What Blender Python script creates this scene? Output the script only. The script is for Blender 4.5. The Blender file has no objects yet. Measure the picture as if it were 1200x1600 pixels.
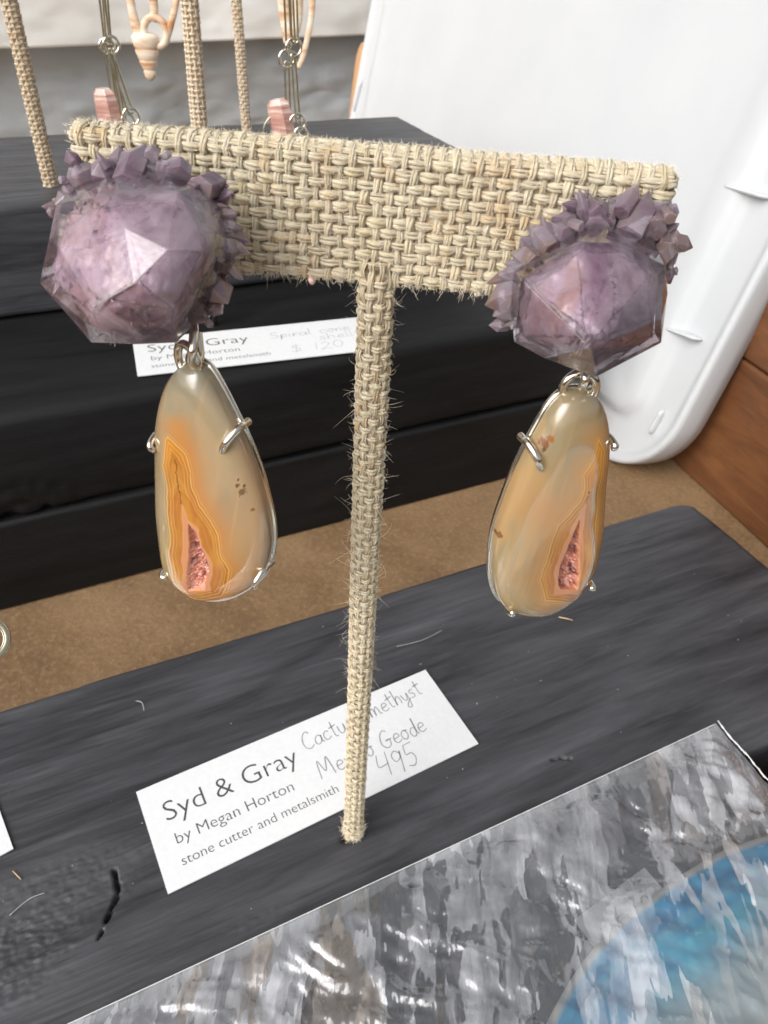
import bpy, bmesh, math, random
import numpy as np
from mathutils import Vector, Matrix

random.seed(7)
rng = np.random.default_rng(11)
sc = bpy.context.scene
U = 0.01                      # everything below is written in centimetres
PI = math.pi
rad = math.radians

# ------------------------------------------------------------------ camera
F, VX, VY, CH = 1155.0, 515.0, 2180.0, 18.51      # focal length in photo pixels, nadir point, camera height
_d = np.array([VX - 600, VY - 800, F]); _d /= np.linalg.norm(_d)
_up = -_d
_fw = np.array([0, 0, 1.0]) - _up[2] * _up; _fw /= np.linalg.norm(_fw)
_rt = np.cross(_fw, _up)
R = np.array([_rt, _fw, _up])                      # camera axes (right, down, forward) -> world
CAM = np.array([0, 0, CH])
camd = bpy.data.cameras.new('camera')
cam = bpy.data.objects.new('camera', camd)
bpy.context.collection.objects.link(cam)
camd.sensor_fit = 'VERTICAL'; camd.sensor_height = 36.0; camd.lens = F / 1600 * 36
camd.clip_start = 0.005; camd.clip_end = 50
m = Matrix(((R[0][0], -R[0][1], -R[0][2], 0), (R[1][0], -R[1][1], -R[1][2], 0),
            (R[2][0], -R[2][1], -R[2][2], CH * U), (0, 0, 0, 1)))
cam.matrix_world = m
camd.dof.use_dof = True; camd.dof.focus_distance = 0.118; camd.dof.aperture_fstop = 60
sc.camera = cam

# ------------------------------------------------------------------ sky, sun, exposure
W = bpy.data.worlds.new('World'); sc.world = W; W.use_nodes = True
nt = W.node_tree; bg = nt.nodes['Background']
sky = nt.nodes.new('ShaderNodeTexSky'); sky.sky_type = 'NISHITA'; sky.sun_disc = False
SUN_EL, SUN_AZ = rad(40), rad(222)
sky.sun_elevation = SUN_EL; sky.sun_rotation = SUN_AZ
sky.air_density = 1.0; sky.dust_density = 6.0; sky.ozone_density = 1.0
hs = nt.nodes.new('ShaderNodeHueSaturation'); hs.inputs['Saturation'].default_value = 0.22
nt.links.new(sky.outputs[0], hs.inputs['Color']); nt.links.new(hs.outputs[0], bg.inputs['Color'])
bg.inputs['Strength'].default_value = 0.13
sd = bpy.data.lights.new('sun', 'SUN'); sd.energy = 1.75; sd.angle = rad(60); sd.color = (1, 0.97, 0.93)
so = bpy.data.objects.new('sun', sd); bpy.context.collection.objects.link(so)
sdir = Vector((math.sin(SUN_AZ) * math.cos(SUN_EL), math.cos(SUN_AZ) * math.cos(SUN_EL), math.sin(SUN_EL)))
so.rotation_euler = sdir.to_track_quat('Z', 'Y').to_euler()
sc.view_settings.view_transform = 'Standard'; sc.view_settings.look = 'None'
sc.view_settings.exposure = 0.2; sc.view_settings.gamma = 1
sc.render.engine = 'CYCLES'
sc.cycles.max_bounces = 10; sc.cycles.transparent_max_bounces = 16
sc.cycles.caustics_refractive = False; sc.cycles.use_denoising = True

# ------------------------------------------------------------------ geometry helpers
def ray(px, py):
    v = R @ np.array([px - 600.0, py - 800.0, F]); return v / F       # unit depth along the view axis
def atz(px, py, z=0.0):
    v = ray(px, py); return CAM + v * ((z - CH) / v[2])
def aty(px, py, y):
    v = ray(px, py); return CAM + v * (y / v[1])
def atd(px, py, d):
    return CAM + ray(px, py) * d
def atp(px, py, c, n):
    v = ray(px, py); return CAM + v * (np.dot(np.asarray(c) - CAM, n) / np.dot(v, n))
def proj(P):
    c = (np.asarray(P, float) - CAM) @ R
    return np.stack([600 + F * c[..., 0] / c[..., 2], 800 + F * c[..., 1] / c[..., 2], c[..., 2]], -1)

def sm(a, b, x): t = np.clip((x - a) / (b - a), 0, 1); return t * t * (3 - 2 * t)
def hash3(i, j, k, s):
    n = (i * 374761393 + j * 668265263 + k * 2147483647 + s * 974634777) & 0xffffffff
    n = ((n ^ (n >> 13)) * 1274126177) & 0xffffffff
    n = ((n ^ (n >> 16)) * 2246822519) & 0xffffffff
    return ((n ^ (n >> 15)) & 0xffffff) / float(0xffffff)
def vnoise(x, y, z=0.0, s=0):
    x, y, z = np.broadcast_arrays(np.asarray(x, float), np.asarray(y, float), np.asarray(z, float))
    xi, yi, zi = np.floor(x).astype(np.int64), np.floor(y).astype(np.int64), np.floor(z).astype(np.int64)
    fx, fy, fz = x - xi, y - yi, z - zi
    fx = fx * fx * (3 - 2 * fx); fy = fy * fy * (3 - 2 * fy); fz = fz * fz * (3 - 2 * fz)
    r = 0
    for a in (0, 1):
        for b in (0, 1):
            for c in (0, 1):
                w = (fx if a else 1 - fx) * (fy if b else 1 - fy) * (fz if c else 1 - fz)
                r = r + w * hash3(xi + a, yi + b, zi + c, s)
    return r * 2 - 1
def fbm(x, y, z=0.0, s=0, o=4):
    r = 0; a = 1.0; t = 0
    for k in range(o):
        r = r + a * vnoise(np.asarray(x) * 2 ** k, np.asarray(y) * 2 ** k, np.asarray(z) * 2 ** k, s + k); t += a; a *= 0.5
    return r / t

def link(o, parent=None):
    bpy.context.collection.objects.link(o)
    if parent is not None: o.parent = parent
    return o
def new_mesh(name, v, f, mat, smooth=True, uv=None, col=None):
    me = bpy.data.meshes.new(name)
    v = np.asarray(v, float) * U
    if isinstance(f, np.ndarray):
        k = f.shape[1]
        me.vertices.add(len(v)); me.vertices.foreach_set('co', v.ravel())
        me.loops.add(f.size); me.loops.foreach_set('vertex_index', f.ravel().astype(np.int32))
        me.polygons.add(len(f)); me.polygons.foreach_set('loop_start', (np.arange(len(f)) * k).astype(np.int32))
        me.update(calc_edges=True)
    else:
        me.from_pydata([tuple(p) for p in v], [], f)
    me.polygons.foreach_set('use_smooth', [smooth] * len(me.polygons))
    if uv is not None:
        l = me.uv_layers.new(name='UVMap'); idx = np.zeros(len(me.loops), np.int32)
        me.loops.foreach_get('vertex_index', idx); l.data.foreach_set('uv', np.asarray(uv)[idx].ravel())
    if col is not None:
        ca = me.color_attributes.new('pattern', 'FLOAT_COLOR', 'POINT')
        c4 = np.concatenate([col, np.ones((len(col), 1))], 1); ca.data.foreach_set('color', c4.ravel())
    me.materials.append(mat); me.update(); me.validate()
    return me
def obj(name, v, f, mat, parent=None, smooth=True, uv=None, col=None, origin=None, kind=None):
    """v in world cm; stored relative to the parent thing (things are never rotated unless built so)"""
    v = np.asarray(v, float)
    off = np.zeros(3)
    if parent is not None:
        q = parent; 
        while q is not None:
            off = off + np.array(q.location) / U; q = q.parent
    elif origin is not None: off = np.asarray(origin, float)
    o = bpy.data.objects.new(name, new_mesh(name, v - off, f, mat, smooth, uv, col))
    if parent is None: o.location = off * U
    link(o, parent)
    if kind: o['kind'] = kind
    return o
def tag(o, label=None, cat=None, group=None, kind=None):
    if label: o['label'] = label
    if cat: o['category'] = cat
    if group: o['group'] = group
    if kind: o['kind'] = kind
    return o
def thing(name, loc, label, cat, group=None):
    o = bpy.data.objects.new(name, None); o.empty_display_size = 0.01
    o.location = np.asarray(loc, float) * U; link(o)
    return tag(o, label, cat, group)

def frames(P, closed=False, up=None):
    P = np.asarray(P, float); n = len(P)
    if closed: T = np.roll(P, -1, 0) - np.roll(P, 1, 0)
    else:
        T = np.gradient(P, axis=0)
    T /= np.linalg.norm(T, axis=1)[:, None] + 1e-12
    if up is not None:
        up = np.asarray(up, float); up = np.broadcast_to(up, P.shape)
        N = up - (up * T).sum(1)[:, None] * T; N /= np.linalg.norm(N, axis=1)[:, None] + 1e-12
    else:
        N = np.zeros_like(P); a = np.array([0, 0, 1.0]) if abs(T[0][2]) < .9 else np.array([1.0, 0, 0])
        N[0] = a - a.dot(T[0]) * T[0]; N[0] /= np.linalg.norm(N[0])
        for i in range(1, n):
            v = N[i - 1] - N[i - 1].dot(T[i]) * T[i]; N[i] = v / (np.linalg.norm(v) + 1e-12)
    B = np.cross(T, N)
    return T, N, B
def tube(P, ra, rb=None, k=6, closed=False, up=None, cap=True):
    """ra: radius along N (up), rb: radius along B; returns verts, quads (numpy), uv"""
    P = np.asarray(P, float); n = len(P)
    ra = np.broadcast_to(np.asarray(ra, float), (n,)); rb = ra if rb is None else np.broadcast_to(np.asarray(rb, float), (n,))
    T, N, B = frames(P, closed, up)
    a = np.arange(k) / k * 2 * PI
    V = P[:, None] + np.cos(a)[None, :, None] * (N * ra[:, None])[:, None] + np.sin(a)[None, :, None] * (B * rb[:, None])[:, None]
    L = np.concatenate([[0], np.cumsum(np.linalg.norm(np.diff(P, axis=0), axis=1))])
    uv = np.stack([np.repeat(L, k), np.tile(np.arange(k) / k, n)], 1)
    V = V.reshape(-1, 3)
    i = np.arange(n if closed else n - 1)[:, None]; j = np.arange(k)[None]
    i2 = (i + 1) % n; j2 = (j + 1) % k
    Fq = np.stack([i * k + j, i * k + j2, i2 * k + j2, i2 * k + j], -1).reshape(-1, 4)
    if cap and not closed:
        V = np.concatenate([V, [P[0], P[-1]]]); uv = np.concatenate([uv, [[0, 0], [L[-1], 0]]])
        c0, c1 = n * k, n * k + 1
        e0 = np.stack([np.full(k, c0), (np.arange(k) + 1) % k, np.arange(k), np.full(k, c0)], -1)
        e1 = np.stack([np.full(k, c1), (n - 1) * k + np.arange(k), (n - 1) * k + (np.arange(k) + 1) % k, np.full(k, c1)], -1)
        # caps as triangles folded into quads would be degenerate: use narrow quads of three distinct corners
        Fq = [tuple(q) for q in Fq] + [tuple(q[:3]) for q in e0] + [tuple(q[:3]) for q in e1]
    return V, Fq, uv
def strands(P, ra, rb, up, closed=False, ns=4, twist=5.0, seed=0, rs=.42, k=5):
    """a loosely spun yarn: ns plies winding round the path inside an oval of half-axes ra (along N), rb (along B)"""
    P = np.asarray(P, float); n = len(P); T, N, B = frames(P, closed, up)
    D = np.linalg.norm(np.roll(P, -1, 0) - P, axis=1); L = np.concatenate([[0], np.cumsum(D[:-1])]); tot = L[-1] + (D[-1] if closed else 0)
    if closed: twist = max(1, round(twist * tot / (2 * PI))) * 2 * PI / tot
    ra = np.broadcast_to(np.asarray(ra, float), (n,)); rb = np.broadcast_to(np.asarray(rb, float), (n,))
    Vs, Fs, Us, b = [], [], [], 0
    for q in range(ns):
        a = 2 * PI * q / ns + L * twist + seed
        w = 1 + (.22 * vnoise(L * 3.1, q * 7.7, seed, 31) if not closed else .22 * np.sin(L / tot * 2 * PI * 9 + q * 2))
        C = P + N * (np.cos(a) * ra * (1 - rs) * w)[:, None] + B * (np.sin(a) * rb * (1 - rs) * w)[:, None]
        th = 1 + .25 * (vnoise(L * 5.3, q * 3.1, seed, 32) if not closed else np.sin(L / tot * 2 * PI * 23 + q))
        V, F_, uv = tube(C, ra * rs * th * 1.15, rb * rs * th, k=k, closed=closed, up=N, cap=not closed)
        uv = uv + np.array([q * 3.7, q * .31]); Fs += [tuple(int(i) + b for i in f_) for f_ in (F_.tolist() if isinstance(F_, np.ndarray) else F_)]
        Vs.append(V); Us.append(uv); b += len(V)
    return np.concatenate(Vs), Fs, np.concatenate(Us)
class MB:
    def __init__(s): s.v = []; s.f = []; s.u = []; s.n = 0
    def add(s, V, Fs, uv=None):
        V = np.asarray(V, float); s.v.append(V); s.u.append(np.zeros((len(V), 2)) if uv is None else np.asarray(uv))
        if isinstance(Fs, np.ndarray): s.f += [tuple(q) for q in (Fs + s.n).tolist()]
        else: s.f += [tuple(int(i) + s.n for i in q) for q in Fs]
        s.n += len(V); return s
    def tube(s, *a, **k): return s.add(*tube(*a, **k))
    def obj(s, name, mat, parent=None, smooth=True, origin=None, kind=None):
        return obj(name, np.concatenate(s.v), s.f, mat, parent, smooth, uv=np.concatenate(s.u), origin=origin, kind=kind)
def spline(P, n=8, closed=False):
    P = np.asarray(P, float); m_ = len(P); out = []
    rngi = range(m_) if closed else range(m_ - 1)
    for i in rngi:
        g = lambda k: P[k % m_] if closed else P[min(max(k, 0), m_ - 1)]
        p0, p1, p2, p3 = g(i - 1), g(i), g(i + 1), g(i + 2)
        for t in np.arange(n) / n:
            out.append(.5 * (2 * p1 + (p2 - p0) * t + (2 * p0 - 5 * p1 + 4 * p2 - p3) * t * t + (3 * p1 - p0 - 3 * p2 + p3) * t ** 3))
    if not closed: out.append(P[-1])
    return np.array(out)
def lathe(prof, k=24):
    prof = np.asarray(prof, float); n = len(prof); a = np.arange(k) / k * 2 * PI
    V = np.stack([prof[:, None, 0] * np.cos(a), prof[:, None, 0] * np.sin(a), np.repeat(prof[:, None, 1], k, 1)], -1).reshape(-1, 3)
    i = np.arange(n - 1)[:, None]; j = np.arange(k)[None]; j2 = (j + 1) % k
    return V, np.stack([i * k + j, i * k + j2, (i + 1) * k + j2, (i + 1) * k + j], -1).reshape(-1, 4)
def sheet(nu, nv):
    i = np.arange(nu - 1)[:, None]; j = np.arange(nv - 1)[None]
    return np.stack([i * nv + j, (i + 1) * nv + j, (i + 1) * nv + j + 1, i * nv + j + 1], -1).reshape(-1, 4)

# ------------------------------------------------------------------ materials
def lin(c):
    c = np.asarray(c, float) / 255.0
    return np.where(c <= .04045, c / 12.92, ((c + .055) / 1.055) ** 2.4)
def L4(c): return tuple(lin(c)) + (1.0,)
class Mat:
    def __init__(s, name):
        s.m = bpy.data.materials.new(name); s.m.use_nodes = True; s.t = s.m.node_tree
        s.b = s.t.nodes['Principled BSDF']; s.out = s.t.nodes['Material Output']
    def n(s, typ, **kw):
        o = s.t.nodes.new('ShaderNode' + typ)
        for k, v in kw.items():
            if k in o.inputs: 
                o.inputs[k].default_value = v
            else: setattr(o, k, v)
        return o
    def l(s, a, b): s.t.links.new(a, b)
    def set(s, **kw):
        for k, v in kw.items(): s.b.inputs[k.replace('_', ' ')].default_value = v
        return s
    def coords(s, kind='Object', scale=(1, 1, 1), rot=(0, 0, 0)):
        tc = s.n('TexCoord'); mp = s.n('Mapping')
        mp.inputs['Scale'].default_value = scale; mp.inputs['Rotation'].default_value = rot
        s.l(tc.outputs[kind], mp.inputs['Vector']); return mp.outputs[0]
    def noise(s, vec, scale, detail=4, rough=.55, dist=0.0):
        o = s.n('TexNoise'); o.inputs['Scale'].default_value = scale; o.inputs['Detail'].default_value = detail
        o.inputs['Roughness'].default_value = rough; o.inputs['Distortion'].default_value = dist
        s.l(vec, o.inputs['Vector']); return o.outputs['Fac']
    def ramp(s, fac, stops):
        o = s.n('ValToRGB'); e = o.color_ramp.elements
        while len(e) < len(stops): e.new(0.5)
        for q, (p, c) in zip(e, stops):
            q.position = p; q.color = tuple(c) + ((1,) if len(c) == 3 else ())
        s.l(fac, o.inputs[0]); return o.outputs[0]
    def mix(s, fac, a, b, mode='MIX'):
        o = s.n('Mix'); o.data_type = 'RGBA'; o.blend_type = mode
        for sock, v in ((o.inputs[0], fac), (o.inputs[6], a), (o.inputs[7], b)):
            if hasattr(v, 'links') or hasattr(v, 'is_linked'): s.l(v, sock)
            else: sock.default_value = v if not isinstance(v, tuple) or len(v) == 4 else v + (1,)
        return o.outputs[2]
    def math(s, op, a, b=0.0):
        o = s.n('Math'); o.operation = op
        for sock, v in ((o.inputs[0], a), (o.inputs[1], b)):
            if hasattr(v, 'is_linked'): s.l(v, sock)
            else: sock.default_value = v
        return o.outputs[0]
    def bump(s, h, strength=.5, dist=.0002, nrm=None):
        o = s.n('Bump'); o.inputs['Strength'].default_value = strength; o.inputs['Distance'].default_value = dist
        s.l(h, o.inputs['Height'])
        if nrm is not None: s.l(nrm, o.inputs['Normal'])
        return o.outputs[0]
    def color(s, c): 
        if hasattr(c, 'is_linked'): s.l(c, s.b.inputs['Base Color'])
        else: s.b.inputs['Base Color'].default_value = c
    def normal(s, h): s.l(h, s.b.inputs['Normal'])

# painted black timber; object x runs along the grain
def wood_mat(name, lo, hi, rough, tint):
    M = Mat(name)
    v = M.coords(scale=(1, 9, 9)); v2 = M.coords(scale=(1, 5, 5)); v3 = M.coords(scale=(1, 26, 26))
    a = M.noise(v, 20, 7, .68, .5); b = M.noise(v2, 9, 5, .6, .7); c = M.noise(v3, 38, 5, .7, .3)
    fac = M.math('ADD', M.math('MULTIPLY', a, .5), M.math('MULTIPLY', b, .5))
    col = M.ramp(fac, [(.34, lo), (.5, tuple((x + y) / 2 for x, y in zip(lo, hi))), (.66, hi)])
    fine = M.ramp(c, [(.3, (.75, .75, .75)), (.65, (1.15, 1.15, 1.15))])
    col = M.mix(.6, col, fine, 'MULTIPLY')
    brown = M.ramp(M.noise(v2, 9, 5, .6, 1.5), [(.66, (0, 0, 0)), (.78, (1, 1, 1))])
    M.color(M.mix(M.math('MULTIPLY', brown, .35), col, tint))
    rr = M.ramp(b, [(.3, (rough - .1,) * 3), (.7, (rough + .16,) * 3)]); M.l(rr, M.b.inputs['Roughness'])
    h = M.math('ADD', M.math('MULTIPLY', a, .6), M.math('MULTIPLY', c, .5))
    micro = M.noise(M.coords(scale=(1, 3, 1)), 900, 3, .6)
    n1 = M.bump(h, .5, .0006); M.normal(M.bump(micro, .18, .0001, n1))
    M.set(Specular_IOR_Level=.5)
    return M.m
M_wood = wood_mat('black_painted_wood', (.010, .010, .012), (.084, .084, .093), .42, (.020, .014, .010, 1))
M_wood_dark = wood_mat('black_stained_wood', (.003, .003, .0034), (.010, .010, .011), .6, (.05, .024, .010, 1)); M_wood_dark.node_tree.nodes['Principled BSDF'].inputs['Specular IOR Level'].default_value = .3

# brown table covering
M = Mat('brown_table_paper')
v = M.coords(); a = M.noise(v, 22, 6, .65, .5); b = M.noise(v, 520, 5, .75); c = M.noise(v, 1700, 2, .6)
col = M.ramp(a, [(.3, tuple(lin((112, 86, 58)))), (.7, tuple(lin((150, 121, 88))))])
sp = M.ramp(b, [(.5, (0, 0, 0)), (.72, (1, 1, 1))])
col = M.mix(M.math('MULTIPLY', sp, .55), col, L4((176, 146, 108)))
dk = M.ramp(b, [(.25, (1, 1, 1)), (.45, (0, 0, 0))])
M.color(M.mix(M.math('MULTIPLY', dk, .5), col, L4((92, 66, 40))))
M.normal(M.bump(M.math('ADD', b, M.math('MULTIPLY', c, .4)), .7, .0006)); M.set(Roughness=.75); M_table = M.m

# jute yarn: uv.x runs along the yarn in cm, uv.y around it
def yarn_mat(name, ca, cb, cc, cw):
    M = Mat(name)
    uv = M.n('UVMap'); uv.uv_map = 'UVMap'
    mp = M.n('Mapping'); mp.inputs['Scale'].default_value = (3.0, 9, 1); M.l(uv.outputs[0], mp.inputs['Vector'])
    oi = M.n('ObjectInfo'); add = M.n('VectorMath'); add.operation = 'ADD'
    cmb = M.n('CombineXYZ'); M.l(M.math('MULTIPLY', oi.outputs['Random'], 60), cmb.inputs[2]); M.l(cmb.outputs[0], add.inputs[1]); M.l(mp.outputs[0], add.inputs[0])
    a = M.noise(add.outputs[0], 1.6, 5, .65, .3)
    obc = M.coords(); big = M.noise(obc, 260, 3, .6); huge = M.noise(obc, 90, 2, .5)
    col = M.ramp(a, [(.28, ca), (.5, cb), (.7, cc)])
    tintc = M.ramp(big, [(.3, tuple(lin((240, 216, 190)))), (.5, (1, 1, 1)), (.72, tuple(lin((246, 242, 224))))])
    col = M.mix(.8, col, tintc, 'MULTIPLY')
    var = M.ramp(oi.outputs['Random'], [(0, (.86, .84, .8)), (1, (1.0, 1.0, 1.0))])
    col = M.mix(.8, col, var, 'MULTIPLY')
    M.color(col)
    M.normal(M.bump(a, .9, .0003)); M.set(Roughness=.8, Sheen_Weight=.3, Sheen_Roughness=.5, Specular_IOR_Level=.35)
    M.b.inputs['Subsurface Weight'].default_value = .3; M.b.inputs['Subsurface Radius'].default_value = (.0012, .0009, .0006)
    M.b.inputs['Subsurface Scale'].default_value = 1
    return M.m
M_yarn = yarn_mat('jute_yarn', tuple(lin((232, 204, 164))), tuple(lin((248, 230, 196))), tuple(lin((255, 251, 226))), None)
M_yarn2 = yarn_mat('jute_yarn_thin', tuple(lin((226, 194, 152))), tuple(lin((246, 226, 190))), tuple(lin((255, 249, 222))), None)
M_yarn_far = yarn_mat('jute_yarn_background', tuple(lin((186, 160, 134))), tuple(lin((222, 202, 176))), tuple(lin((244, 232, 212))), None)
M = Mat('stand_core'); a = M.noise(M.coords(), 400, 3); M.color(M.ramp(a, [(.3, tuple(lin((196, 172, 140)))), (.7, tuple(lin((226, 208, 176))))])); M.set(Roughness=.9); M_core = M.m
M = Mat('jute_fibre'); a = M.noise(M.coords(), 300, 2); M.color(M.ramp(a, [(.3, tuple(lin((236, 220, 188)))), (.7, tuple(lin((252, 246, 230))))])); M.set(Roughness=.6)
M.b.inputs['Transmission Weight'].default_value = 0.0; M_fibre = M.m

# amethyst
def amethyst_mat(name, seed, tr=.25, dk=1.0):
    M = Mat(name)
    v = M.coords(); mp = M.n('Mapping'); mp.inputs['Location'].default_value = (seed, seed * 1.7, 0); M.l(v, mp.inputs['Vector']); v = mp.outputs[0]
    a = M.noise(v, 70, 5, .6, .7); b = M.noise(v, 190, 5, .65, .9); c = M.noise(v, 60, 3, .6, 2.2)
    pale, mauve, deep, peach = [tuple(lin(x) * dk) for x in ((218, 202, 212), (180, 150, 170), (126, 86, 122), (196, 166, 158))]
    col = M.ramp(a, [(.28, deep), (.42, mauve), (.56, pale), (.72, mauve)])
    col = M.mix(M.ramp(c, [(.45, (0, 0, 0)), (.6, (1, 1, 1))]), col, peach)
    veil = M.ramp(b, [(.54, (0, 0, 0)), (.60, (1, 1, 1))])
    col = M.mix(M.math('MULTIPLY', veil, .45), col, tuple(lin((226, 214, 226))))
    streak = M.ramp(b, [(.28, (1, 1, 1)), (.38, (0, 0, 0))])
    col = M.mix(M.math('MULTIPLY', streak, .55), col, tuple(lin((104, 60, 92))))
    M.color(col)
    M.set(Roughness=.1, IOR=1.54, Specular_IOR_Level=.6)
    M.b.inputs['Transmission Weight'].default_value = tr
    M.b.inputs['Subsurface Weight'].default_value = .6; M.b.inputs['Subsurface Radius'].default_value = (.0022, .0016, .0022)
    M.b.inputs['Subsurface Scale'].default_value = 1
    M.normal(M.bump(M.math('ADD', b, M.noise(v, 500, 4, .6, .5)), .2, .0004))
    return M.m
def quartz_mat(name, tint, rough, bump_, haze):
    """clear outer quartz: straight-through clear body, polished facets, a little milky haze"""
    M = Mat(name); M.t.nodes.remove(M.b)
    nb = M.bump(M.noise(M.coords(), 260, 4, .6, .6), bump_, .0003)
    tr = M.n('BsdfTransparent'); tr.inputs['Color'].default_value = tint + (1,)
    gl = M.n('BsdfGlossy'); gl.inputs['Roughness'].default_value = rough; M.l(nb, gl.inputs['Normal'])
    fr = M.n('Fresnel'); fr.inputs['IOR'].default_value = 1.54; M.l(nb, fr.inputs['Normal'])
    df = M.n('BsdfDiffuse'); df.inputs['Color'].default_value = (.70, .58, .66, 1); tl = M.n('BsdfTranslucent'); tl.inputs['Color'].default_value = (.72, .58, .66, 1)
    d2 = M.n('MixShader'); d2.inputs[0].default_value = .5; M.l(df.outputs[0], d2.inputs[1]); M.l(tl.outputs[0], d2.inputs[2])
    hz = M.math('MULTIPLY', M.ramp(M.noise(M.coords(), 120, 4, .6, .8), [(.42, (.1, .1, .1)), (.62, (1, 1, 1))]), haze)
    m0 = M.n('MixShader'); M.l(hz, m0.inputs[0]); M.l(tr.outputs[0], m0.inputs[1]); M.l(d2.outputs[0], m0.inputs[2])
    m1 = M.n('MixShader'); M.l(M.math('MULTIPLY', fr.outputs[0], 1.5), m1.inputs[0]); M.l(m0.outputs[0], m1.inputs[1]); M.l(gl.outputs[0], m1.inputs[2]); M.l(m1.outputs[0], M.out.inputs['Surface'])
    return M.m
M_glass1 = quartz_mat('clear_violet_quartz', (.93, .87, .92), .06, .15, .35); M_glass2 = quartz_mat('milky_violet_quartz', (.95, .90, .94), .10, .25, .5)
M_am1 = amethyst_mat('amethyst_smoky', 0.0); M_am2 = amethyst_mat('amethyst_mauve', 3.1); M_pt = amethyst_mat('amethyst_points', 5.0, .5, .62)

# silver
M = Mat('polished_silver'); a = M.noise(M.coords(), 500, 3)
M.color(L4((226, 220, 206))); M.set(Metallic=1.0, Roughness=.16); M.normal(M.bump(a, .12, .0003)); M_silver = M.m
M = Mat('antique_silver_wire'); M.color(L4((196, 190, 164))); M.set(Metallic=1.0, Roughness=.25); M_wire = M.m
M = Mat('steel_rod'); M.color(L4((150, 152, 154))); M.set(Metallic=1.0, Roughness=.3); M_rod = M.m

# banded agate cabochon (pattern stored on the vertices)
M = Mat('agate_cabochon'); at = M.n('Attribute'); at.attribute_name = 'pattern'; M.color(at.outputs['Color'])
M.set(Roughness=.12, IOR=1.5, Specular_IOR_Level=.6, Coat_Weight=1.0, Coat_Roughness=.015); M.b.inputs['Transmission Weight'].default_value = .35
M.b.inputs['Subsurface Weight'].default_value = .25; M.b.inputs['Subsurface Radius'].default_value = (.0016, .0012, .0008)
M.b.inputs['Subsurface Scale'].default_value = 1; M_agate = M.m
M = Mat('druzy_quartz'); at = M.n('Attribute'); at.attribute_name = 'pattern'; a = M.noise(M.coords(), 900, 3, .7)
M.color(M.mix(M.math('MULTIPLY', M.ramp(a, [(.52, (0, 0, 0)), (.7, (1, 1, 1))]), .5), at.outputs['Color'], L4((226, 190, 182))))
M.set(Roughness=.12, Specular_IOR_Level=.8); M.normal(M.bump(a, .8, .0005)); M_druzy = M.m

# paper
M = Mat('white_card'); a = M.noise(M.coords(), 700, 3); M.color(M.ramp(a, [(.3, (.71, .72, .73)), (.7, (.75, .76, .77))])); M.set(Roughness=.6); M_card = M.m
M = Mat('grey_print'); M.color(L4((72, 72, 76))); M.set(Roughness=.7); M_ink = M.m
M = Mat('pencil_graphite'); M.color(L4((142, 142, 146))); M.set(Roughness=.5); M_pencil = M.m
M = Mat('faded_pencil'); M.color(L4((176, 176, 180))); M.set(Roughness=.5); M_pencil2 = M.m

# white plastic
M = Mat('white_plastic'); v = M.coords(); a = M.noise(v, 18, 4); s_ = M.noise(v, 38, 3, .7, .4)
col = M.ramp(a, [(.3, (.52, .54, .56)), (.7, (.56, .575, .59))])
M.color(M.mix(M.math('MULTIPLY', M.ramp(s_, [(.74, (0, 0, 0)), (.80, (1, 1, 1))]), .25), col, L4((190, 176, 150))))
M.set(Roughness=.38, Specular_IOR_Level=.5); M.b.inputs['Subsurface Weight'].default_value = .15
M.b.inputs['Subsurface Radius'].default_value = (.004, .004, .004); M.b.inputs['Subsurface Scale'].default_value = 1
M.normal(M.bump(M.noise(v, 1400, 2), .08, .0002)); M_plastic = M.m

# brown case
M = Mat('brown_varnished_wood'); v = M.coords(scale=(1, 1, 5)); a = M.noise(v, 26, 5, .6, 1.0); b = M.noise(M.coords(), 8, 4, .6, .8)
c = M.noise(M.coords(scale=(1, 1, 24)), 30, 4, .7)
fac = M.math('ADD', M.math('MULTIPLY', a, .4), M.math('MULTIPLY', b, .6))
col = M.ramp(fac, [(.32, tuple(lin((78, 48, 30)))), (.5, tuple(lin((112, 72, 44)))), (.7, tuple(lin((138, 94, 60))))])
M.color(M.mix(.3, col, M.ramp(c, [(.35, (.6, .6, .6)), (.65, (1.2, 1.2, 1.2))]), 'MULTIPLY')); M.set(Roughness=.42); M.normal(M.bump(a, .15, .0006)); M_box = M.m

# cloth
def cloth_mat(name, c1, c2):
    M = Mat(name); v = M.coords(); w = M.noise(v, 12, 4)
    M.color(M.ramp(w, [(.3, tuple(lin(c1))), (.7, tuple(lin(c2)))])); M.set(Roughness=.85, Sheen_Weight=.2)
    M.normal(M.bump(M.noise(v, 900, 2), .3, .0005)); return M.m
M_grey = cloth_mat('grey_cloth', (168, 173, 176), (182, 186, 188)); M_white = cloth_mat('white_cloth', (226, 226, 222), (236, 236, 232))

# ------------------------------------------------------------------ the table
tz = -3.8
v = [(-150, -60, tz), (150, -60, tz), (150, 190, tz), (-150, 190, tz), (-150, -60, tz - 2), (150, -60, tz - 2), (150, 190, tz - 2), (-150, 190, tz - 2)]
obj('table_surface', v, [(0, 1, 2, 3), (7, 6, 5, 4), (0, 4, 5, 1), (1, 5, 6, 2), (2, 6, 7, 3), (3, 7, 4, 0)], M_table, smooth=False, kind='structure')

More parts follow.
